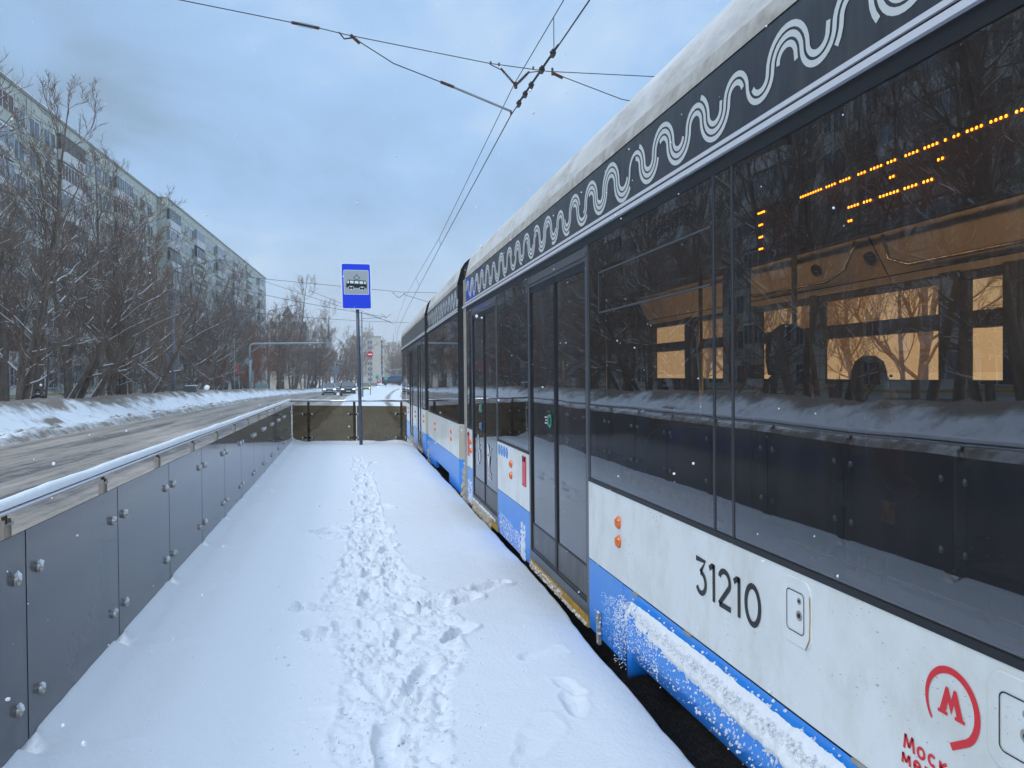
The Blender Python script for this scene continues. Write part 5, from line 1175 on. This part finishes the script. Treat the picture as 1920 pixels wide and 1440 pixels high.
# local x runs along the facade away from the camera (world +Y), local -y faces the road (world +X)
A1 = math.pi/2 - .045
def origin(x, y): return (x, y, 0)
def mk(x, y, **kw):
    T = bldg(p0=(x, y, 0), ang=A1, **kw); return T
b1 = mk(-30.2, 26.0, name='apartment_block', label='nearer section of the pale nine-storey panel apartment block behind the trees', length=90.2, nfl=9, z0=-1.1, fh=2.87, seed=4, start=45)
b2 = mk(-24.95, 116.3, name='apartment_block', label='farther section of the long panel block, standing slightly forward with a roof shed', length=91.3, nfl=9, z0=-1.4, fh=2.9, seed=2, end_shed=(48, 62), start=20)
for T in (b1, b2):   # local +y of the boxes must point away from the road
    T.rotation_euler = (0, 0, A1)
T = thing('brick_house', 'tan house with a small pointed turret hidden behind the far trees', 'house')
MB().box((-22.8, 226, -2.5), (-12.5, 244, 17.)).build('wall', 'tower', T); m = MB(); m.add([(-18.6,228,19),(-15.6,228,19),(-15.6,231,19),(-18.6,231,19),(-17.1,229.5,22.)], [(0,1,4),(1,2,4),(2,3,4),(3,0,4)]); m.build('turret_roof', 'winbrown', T)
MB().box((-18.2, 228.4, 17), (-16, 230.6, 19)).build('turret', 'joint', T)
for i in range(4):
    for q in range(4): MB().box((-21.5+2.8*q, 225.95, 3+4*i), (-20.2+2.8*q, 225.99, 5+4*i)).build('window', 'winglass', T)
settle(T, (-16, 226, -2.4))
def tower(name, label, x0, x1, y, top, dep, mt, seed, skew=0., orange=False):
    T = thing(name, label, 'apartment building', None); rs = random.Random(seed); z0 = -4.
    box((x0, y, z0), (x1, y+dep, top), 'wall', mt, T)
    j = MB(); nf = int((top-z0-1)/3.0)
    for f in range(nf): j.box((x0, y-.03, z0+2+f*3.0), (x1, y-.005, z0+2.12+f*3.0))
    j.build('panel_joint', 'joint', T)
    r = MB(); r.box((x0-.3, y-.3, top), (x1+.3, y+dep, top+.6)); r.build('parapet', 'joint', T); box((x0+(x1-x0)*.3, y+4, top+.6), (x0+(x1-x0)*.75, y+12, top+3.2), 'roof_shed', mt, T)
    MB().tube([(x0+(x1-x0)*.6, y+6, top+3.2), (x0+(x1-x0)*.6, y+6, top+9)], .15, 6).build('antenna', 'darkmetal', T)
    for f in range(nf):
        for q in (.52, .62) : MB().box((x0+(x1-x0)*q, y-.08, z0+2.6+f*3.0), (x0+(x1-x0)*q+.9, y-.04, z0+4.2+f*3.0)).build('window', 'winglass', T)
    nbal = int(dep/9)
    for f in range(1, nf):
        for k in range(min(nbal, 6)):
            yy = y+2+k*9.; m = MB(); c = 'balcony' if (orange and rs.random() < .45 and f > 2) else 'wingrey'
            for sx, xa, xb in ((1, x1, x1+1.1),): m.box((xa, yy, z0+2+f*3.0), (xb, yy+5, z0+3.2+f*3.0), c); m.box((xa, yy+.1, z0+3.2+f*3.0), (xb-.05, yy+4.9, z0+4.8+f*3.0), 'winglass')
            m.build('balcony', None, T)
    settle(T, (x0, y, z0)); return T
tower('apartment_tower', 'tan panel tower block with orange balconies at the end of the street', 2.3, 17.6, 440, 23.3, 60, 'tower', 5, orange=True)
tower('apartment_tower', 'farthest pale block showing right of the tan tower, left of the tram', 24.2, 36.5, 560, 22.6, 40, 'tower', 6)
# low ochre pipe along the block
T = thing('gas_pipe', 'long low ochre pipe running in front of the apartment block', 'pipe'); m = MB(); m.tube([(-27.2, 30, .45), (-23.2, 118, -.2)], .09, 6); m.build('pipe', 'gas', T)
for i in range(12): t = i/11.; MB().tube([(-27.2+4*t, 30+88*t, -1), (-27.2+4*t, 30+88*t, .45-.65*t)], .05, 6).build('leg', 'gas', T)
settle(T, (-27.2, 30, -.8))

# ------------------------------------------------------------------ bare trees
def tubes_mesh(name, P0, P1, R0, R1, sides, m):
    P0, P1, R0, R1 = map(np.asarray, (P0, P1, R0, R1)); n = len(P0); d = P1-P0; L = np.linalg.norm(d, axis=1, keepdims=True); d = d/np.maximum(L, 1e-6)
    up = np.where(np.abs(d[:, 2:3]) < .9, np.array([[0,0,1.]]), np.array([[1.,0,0]])); u = np.cross(d, up); u /= np.linalg.norm(u, axis=1, keepdims=True); w = np.cross(d, u)
    a = 2*np.pi*np.arange(sides)/sides; c = np.cos(a)[None, :, None]; s = np.sin(a)[None, :, None]; off = u[:, None]*c + w[:, None]*s
    V = np.concatenate([P0[:, None]+off*R0[:, None, None], P1[:, None]+off*R1[:, None, None]], 1).reshape(-1, 3)
    base = (np.arange(n)*2*sides)[:, None, None]; k = np.arange(sides); q = np.stack([k, (k+1) % sides, sides+(k+1) % sides, sides+k], -1)[None]
    F = (base+q).reshape(-1, 4); me = bpy.data.meshes.new(name)
    me.vertices.add(len(V)); me.vertices.foreach_set('co', V.reshape(-1).astype(np.float32)); me.loops.add(F.size); me.loops.foreach_set('vertex_index', F.reshape(-1).astype(np.int32))
    me.polygons.add(len(F)); me.polygons.foreach_set('loop_start', np.arange(0, F.size, 4, dtype=np.int32))
    try: me.polygons.foreach_set('loop_total', np.full(len(F), 4, dtype=np.int32))
    except Exception: pass
    me.polygons.foreach_set('use_smooth', np.full(len(F), True)); me.update(calc_edges=True); me.materials.append(M[m]); return me
def tree_proto(seed, H, lean=(0,0), r0=.2, spread=.75, limbs=13, first=.22, tw='twig', stems=1, up=.25, dens=1.12, snow=True, tip=.0065, sf=1.):
    rs = random.Random(seed); segs = []   # p0,p1,r0,r1,level
    def grow(p, d, L, r, lvl, nseg, upf, wob, re):
        pts = [(p.copy(), r)]; sl = L/nseg
        for i in range(nseg):
            d = (d + Vector((rs.gauss(0, wob), rs.gauss(0, wob), rs.gauss(0, wob)*.6+upf))).normalized(); q = p+d*sl; rr = r+(re-r)*(i+1)/nseg
            segs.append((p.copy(), q.copy(), pts[-1][1], rr, lvl)); p = q; pts.append((p.copy(), rr))
        return pts
    def at(pts, t):
        x = t*(len(pts)-1); i = min(int(x), len(pts)-2); f = x-i; return pts[i][0].lerp(pts[i+1][0], f), pts[i][1]*(1-f)+pts[i+1][1]*f, (pts[i+1][0]-pts[i][0]).normalized()
    def child_dir(d, ang):
        a = rs.uniform(0, 2*math.pi); s = d.orthogonal().normalized(); s = Matrix.Rotation(a, 3, d) @ s; return (d*math.cos(ang)+s*math.sin(ang)).normalized()
    for st in range(stems):
        ln = Vector((lean[0]+(rs.uniform(-.35, .35) if stems > 1 else 0), lean[1]+(rs.uniform(-.25, .25) if stems > 1 else 0), 1)).normalized()
        h = H*(1 if st == 0 else rs.uniform(.6, .9)); rt = r0*(1 if st == 0 else .7)
        tr = grow(Vector((rs.uniform(-.1, .1)*(stems > 1), 0, -.4)), ln, h, rt, 0, 11, .05 if abs(lean[0])+abs(lean[1]) < .2 else .11, .05, .02)
        nl = int(limbs*(1 if st == 0 else .6))
        for i in range(nl):
            t = first+(1-first)*(i+rs.random()*.7)/nl; p, r, d = at(tr, min(t, .97)); L1 = H*spread*.42*(1.15-t*.72)*rs.uniform(.7, 1.2)
            l1 = grow(p, child_dir(d, rs.uniform(.55, 1.15)), L1, min(r*.62, .085), 1, 10, up*.17, .13, .012)
            n2 = max(3, int(7*dens*(L1/3.)**.6))
            for j in range(n2):
                t2 = .18+.80*(j+rs.random())/n2; p2, r2, d2 = at(l1, min(t2, .99)); L2 = L1*.46*(1.1-t2*.6)*rs.uniform(.6, 1.2)
                l2 = grow(p2, child_dir(d2, rs.uniform(.45, 1.0)), L2, min(r2*.66, .030), 2, 5, up*.26, .16, .009)
                n3 = max(3, int(5*dens))
                for k in range(n3):
                    t3 = .15+.85*(k+rs.random())/n3; p3, r3, d3 = at(l2, min(t3, .99)); L3 = max(.35, L2*.5)*rs.uniform(.6, 1.2)
                    l3 = grow(p3, child_dir(d3, rs.uniform(.4, .9)), L3, .011, 3, 3, up*.35, .16, tip)
                    for q in range(3 if dens >= 1 else 2):
                        p4, r4, d4 = at(l3, rs.uniform(.15, 1)); grow(p4, child_dir(d4, rs.uniform(.4, .8)), max(.22, L3*.5)*rs.uniform(.6, 1.2), .0075, 4, 2, up*.3, .15, tip*.8)
    def col(f): 
        q = [s for s in segs if f(s)]; return [list(s[0]) for s in q], [list(s[1]) for s in q], [s[2] for s in q], [s[3] for s in q]
    t_me = tubes_mesh('trunk', *col(lambda s: s[4] == 0), 9, 'bark'); c_me = tubes_mesh('crown', *col(lambda s: s[4] > 0), 3, tw)
    rs2 = random.Random(seed+99); P0, P1, R0, R1 = [], [], [], []
    for p, q, ra, rb, lv in segs:
        d = (q-p).normalized()
        if abs(d.z) > (.86 if lv == 0 else .80): continue
        if lv == 4 or (lv == 3 and rs2.random() > .07) or (lv == 2 and rs2.random() > .30) or (lv == 1 and rs2.random() > .60): continue
        o = Vector((0, 0, 1)); o = (o-d*o.dot(d)).normalized(); k = ra*.62+.003
        P0.append(list(p+o*k)); P1.append(list(q+o*k)); e = .80 if lv < 2 else .75; R0.append(ra*e*.72+.003); R1.append(rb*e*.72+.003)
    s_me = tubes_mesh('branch_snow', P0, P1, R0, R1, 5, 'bsnow') if snow and P0 else None
    return t_me, c_me, s_me
PR = {
 'tall':   tree_proto(1, 17.5, (.03, .02), .21, .74, 19, .31, 'twig', up=.62),
 'tall2':  tree_proto(2, 16.5, (-.05, .04), .19, .66, 16, .36, 'twigtan', up=.6),
 'broad':  tree_proto(3, 13.5, (.06, 0), .23, 1.0, 16, .28, 'twig', up=.42),
 'lean':   tree_proto(4, 10.5, (.75, -.1), .17, .95, 12, .30, 'twig', up=.30),
 'fork':   tree_proto(5, 12.5, (.10, .05), .20, .85, 12, .25, 'twig', stems=3, up=.35),
 'fan':    tree_proto(6, 12.0, (.0, .0), .16, 1.0, 15, .16, 'twigtan', stems=2, up=.60),
 'red':    tree_proto(7, 8.5, (.05, .03), .10, .85, 16, .10, 'twigred', dens=1.3, up=.5, snow=False),
 'brush':  tree_proto(8, 7.0, (.15, .0), .09, .90, 12, .10, 'twig', stems=3, up=.3),
}
def tree(kind, x, y, label, sc=1., rz=0., group=None, snow=True, zs=None, z=None):
    t_me, c_me, s_me = PR[kind]; T = thing('bare_tree', label, 'tree', group)
    tr = bpy.data.objects.new('trunk', t_me); S.collection.objects.link(tr); tr.parent = T
    cr = bpy.data.objects.new('crown', c_me); S.collection.objects.link(cr); cr.parent = T
    if s_me and snow: sn = bpy.data.objects.new('branch_snow', s_me); S.collection.objects.link(sn); sn.parent = cr; sn['kind'] = 'stuff'
    T.location = (x, y, gzf(y)-.1 if z is None else z); T.rotation_euler = (0, 0, rz); T.scale = (sc, sc, sc*(zs or 1)); return T
def rx(p): # lateral ratio X/Y for a column of the picture measured on site
    d = cR*((p-960)/1442.)+cF; return d.x/d.y
HERO = [  # kind, picture column of the trunk, X, scale, rot, label
 ('fork', 28, -15.0, 1.0, 40, 'thick forked tree at the left edge, nearest behind the snow bank'),
 ('broad', 8, -16.6, 1.1, 200, 'big spreading tree cut by the left edge of the picture'),
 ('tall', 62, -17.0, 1.02, 10, 'tall straight tree just right of the forked edge tree'),
 ('lean', 92, -15.2, .95, 12, 'snowy tree leaning right just beside the walking person'),
 ('lean', 112, -15.0, 1.15, -8, 'second leaning snowy tree right of the walking person'),
 ('lean', 136, -15.1, 1.05, 20, 'thick curved tree leaning right with a snow-lined trunk'),
 ('tall2', 128, -18.0, 1.05, 80, 'tall tan tree rising above the roofline left of the crossing limbs'),
 ('tall', 192, -15.3, .98, 150, 'large dark upright tree with a snowy crotch, crown against the sky'),
 ('fan', 200, -15.9, 1.1, 30, 'slender twin tree close behind the large dark upright tree'),
 ('fork', 226, -15.4, .9, 300, 'stout rough trunk right of the large dark upright tree'),
 ('tall2', 243, -15.8, .85, 220, 'straight thin tree between the stout trunk and the lamp post'),
 ('lean', 262, -15.2, 1.12, 5, 'long slanting tree crossing just left of the lamp post'),
 ('brush', 284, -15.6, 1.1, 60, 'low many-stemmed bush left of the lamp post'),
 ('red', 300, -19.0, 1.1, 0, 'reddish-brown bushy tree behind the lamp post'),
 ('tall2', 330, -17.0, .80, 130, 'thin tree immediately right of the lamp post'),
 ('lean', 352, -15.3, .9, 15, 'leaning tree at the utility box'),
 ('lean', 372, -15.6, 1.0, -12, 'slanting snowy tree right of the utility box'),
 ('lean', 392, -15.2, .8, 25, 'smaller slanting tree left of the tall dark tree by the gantry'),
 ('tall', 416, -15.6, .92, 70, 'tall dark tree left of the traffic light gantry'),
 ('broad', 452, -17.0, .95, 260, 'spreading tree directly behind the gantry column'),
]
for kind, p, X, sc, rot, lab in HERO:
    tree(kind, X, X/rx(p), lab, sc, rad(rot))
rs = random.Random(21); n = 0
G2 = 'trees of the second row behind the snow bank'; G3 = 'trees close to the apartment block'; G4 = 'trees lining the far part of the road'; G5 = 'far trees at the end of the street'
kinds = ['tall', 'broad', 'fan', 'tall2', 'red', 'fork', 'brush', 'red']
y = 33.
while y < 150:
    k = rs.choice(['broad', 'tall', 'fan', 'fork', 'red', 'tall2']); x = -18.4-1.8*rs.random()
    tree(k, x, y, {'red': 'reddish bushy tree of the middle row in front of the apartment block'}.get(k, 'dark bare tree of the middle row in front of the apartment block'), rs.uniform(.78, 1.02) if k not in ('red',) else rs.uniform(.95, 1.3), rs.uniform(0, 6.28), G2); y += rs.uniform(4.4, 6.4)
y = 36.
while y < 150:
    k = rs.choice(['red', 'broad', 'fan', 'brush', 'tall2', 'red']); x = -22.2-1.8*rs.random()+.02*(y-36)
    tree(k, x, y, {'red': 'reddish bushy tree standing close against the apartment block wall'}.get(k, 'bare tree standing close against the apartment block wall'), rs.uniform(.75, 1.0), rs.uniform(0, 6.28), G3); y += rs.uniform(5.2, 7.6)
y = 106.
while y < 205:
    X = float(curb_l(y))-4.5-2.5*rs.random(); k = rs.choice(['broad', 'fan', 'fan', 'tall', 'lean', 'fork', 'red'])
    tree(k, X, y, 'bare tree at the edge of the far snow bank beyond the gantry' if k != 'red' else 'reddish tree at the edge of the far snow bank beyond the gantry', rs.uniform(.95, 1.22), rs.uniform(-.6, .6), G4)
    tree(rs.choice(['broad', 'red', 'fan', 'fork']), X-4-3*rs.random(), y+2, 'bare tree in the back rows beyond the gantry', rs.uniform(1., 1.3), rs.uniform(0, 6.28), G4); y += rs.uniform(4.2, 6.)
tree('fan', -6.6, 152, 'upright fan-shaped tree with pale twigs just left of the tram stop sign', 1.15, .5, None, True, 1.0)
for i in range(14): y = rs.uniform(205, 330); tree(rs.choice(['broad', 'fan', 'red']), -2.5+rs.uniform(-9, 3)+(y-200)*.012, y, 'hazy far tree below the tan tower', rs.uniform(.8, 1.1), rs.uniform(0, 6.28), G5, False)
for i in range(26): y = rs.uniform(250, 400); X = y*rs.uniform(.054, .095); tree(rs.choice(['broad', 'fan', 'fork']), X, y, 'hazy far tree between the tan tower and the tram', rs.uniform(1.0, 1.45), rs.uniform(0, 6.28), G5+' on the right', False)
for i in range(18):
    y = -6+3.6*i+rs.uniform(-1, 1); tree(rs.choice(['broad', 'fan', 'tall', 'fork']), 17+rs.uniform(0, 9)+y*.05, y, 'tree on the far side of the tram seen through its windows', rs.uniform(.75, 1.), rs.uniform(0, 6.28), 'trees beyond the tram')
for i in range(34):
    y = -14+1.45*i+rs.uniform(-.5, .5); tree(rs.choice(['broad', 'tall', 'fork', 'tall2', 'tall']), -15.2-rs.uniform(0, 6.5), min(y, 30 if i % 2 else 40),  'tree beside the road left of the picture edge', rs.uniform(.85, 1.05), rs.uniform(0, 6.28), 'trees mirrored in the tram windows')

# ------------------------------------------------------------------ falling snow
rs = random.Random(77); m = MB()
for i in range(1500):
    yy = rs.uniform(.9, 14)**1.0; xx = rs.uniform(-.75, .68)*yy*.9; xx = min(xx+.25*yy*.4, 1.36); zz = 1.5+rs.uniform(-.5, .62)*yy
    if zz < .08 or (Vector((xx, yy, zz))-CAM).length < .8: continue
    r = rs.uniform(.0010, .0028); lump(m, (xx, yy, zz), r*(2.0 if rs.random() < .03 else 1), 'flake')
tag(m.build('falling_snow', None), 'falling snowflakes', None, None, 'stuff')

# ------------------------------------------------------------------ thin winter haze
hm = bpy.data.materials.new("winter_haze"); hm.use_nodes = True; hn = hm.node_tree; hn.nodes.clear()
ho = hn.nodes.new("ShaderNodeOutputMaterial"); hv = hn.nodes.new("ShaderNodeVolumePrincipled"); hv.inputs['Color'].default_value = (.93, .96, .99, 1); hv.inputs['Density'].default_value = .0009; hv.inputs['Anisotropy'].default_value = .35
hn.links.new(hv.outputs[0], ho.inputs['Volume']); M['haze'] = hm
hz_ = MB().box((-170, -60, -6), (170, 640, 42)).build('haze', 'haze'); tag(hz_, 'thin winter haze', None, None, 'stuff')
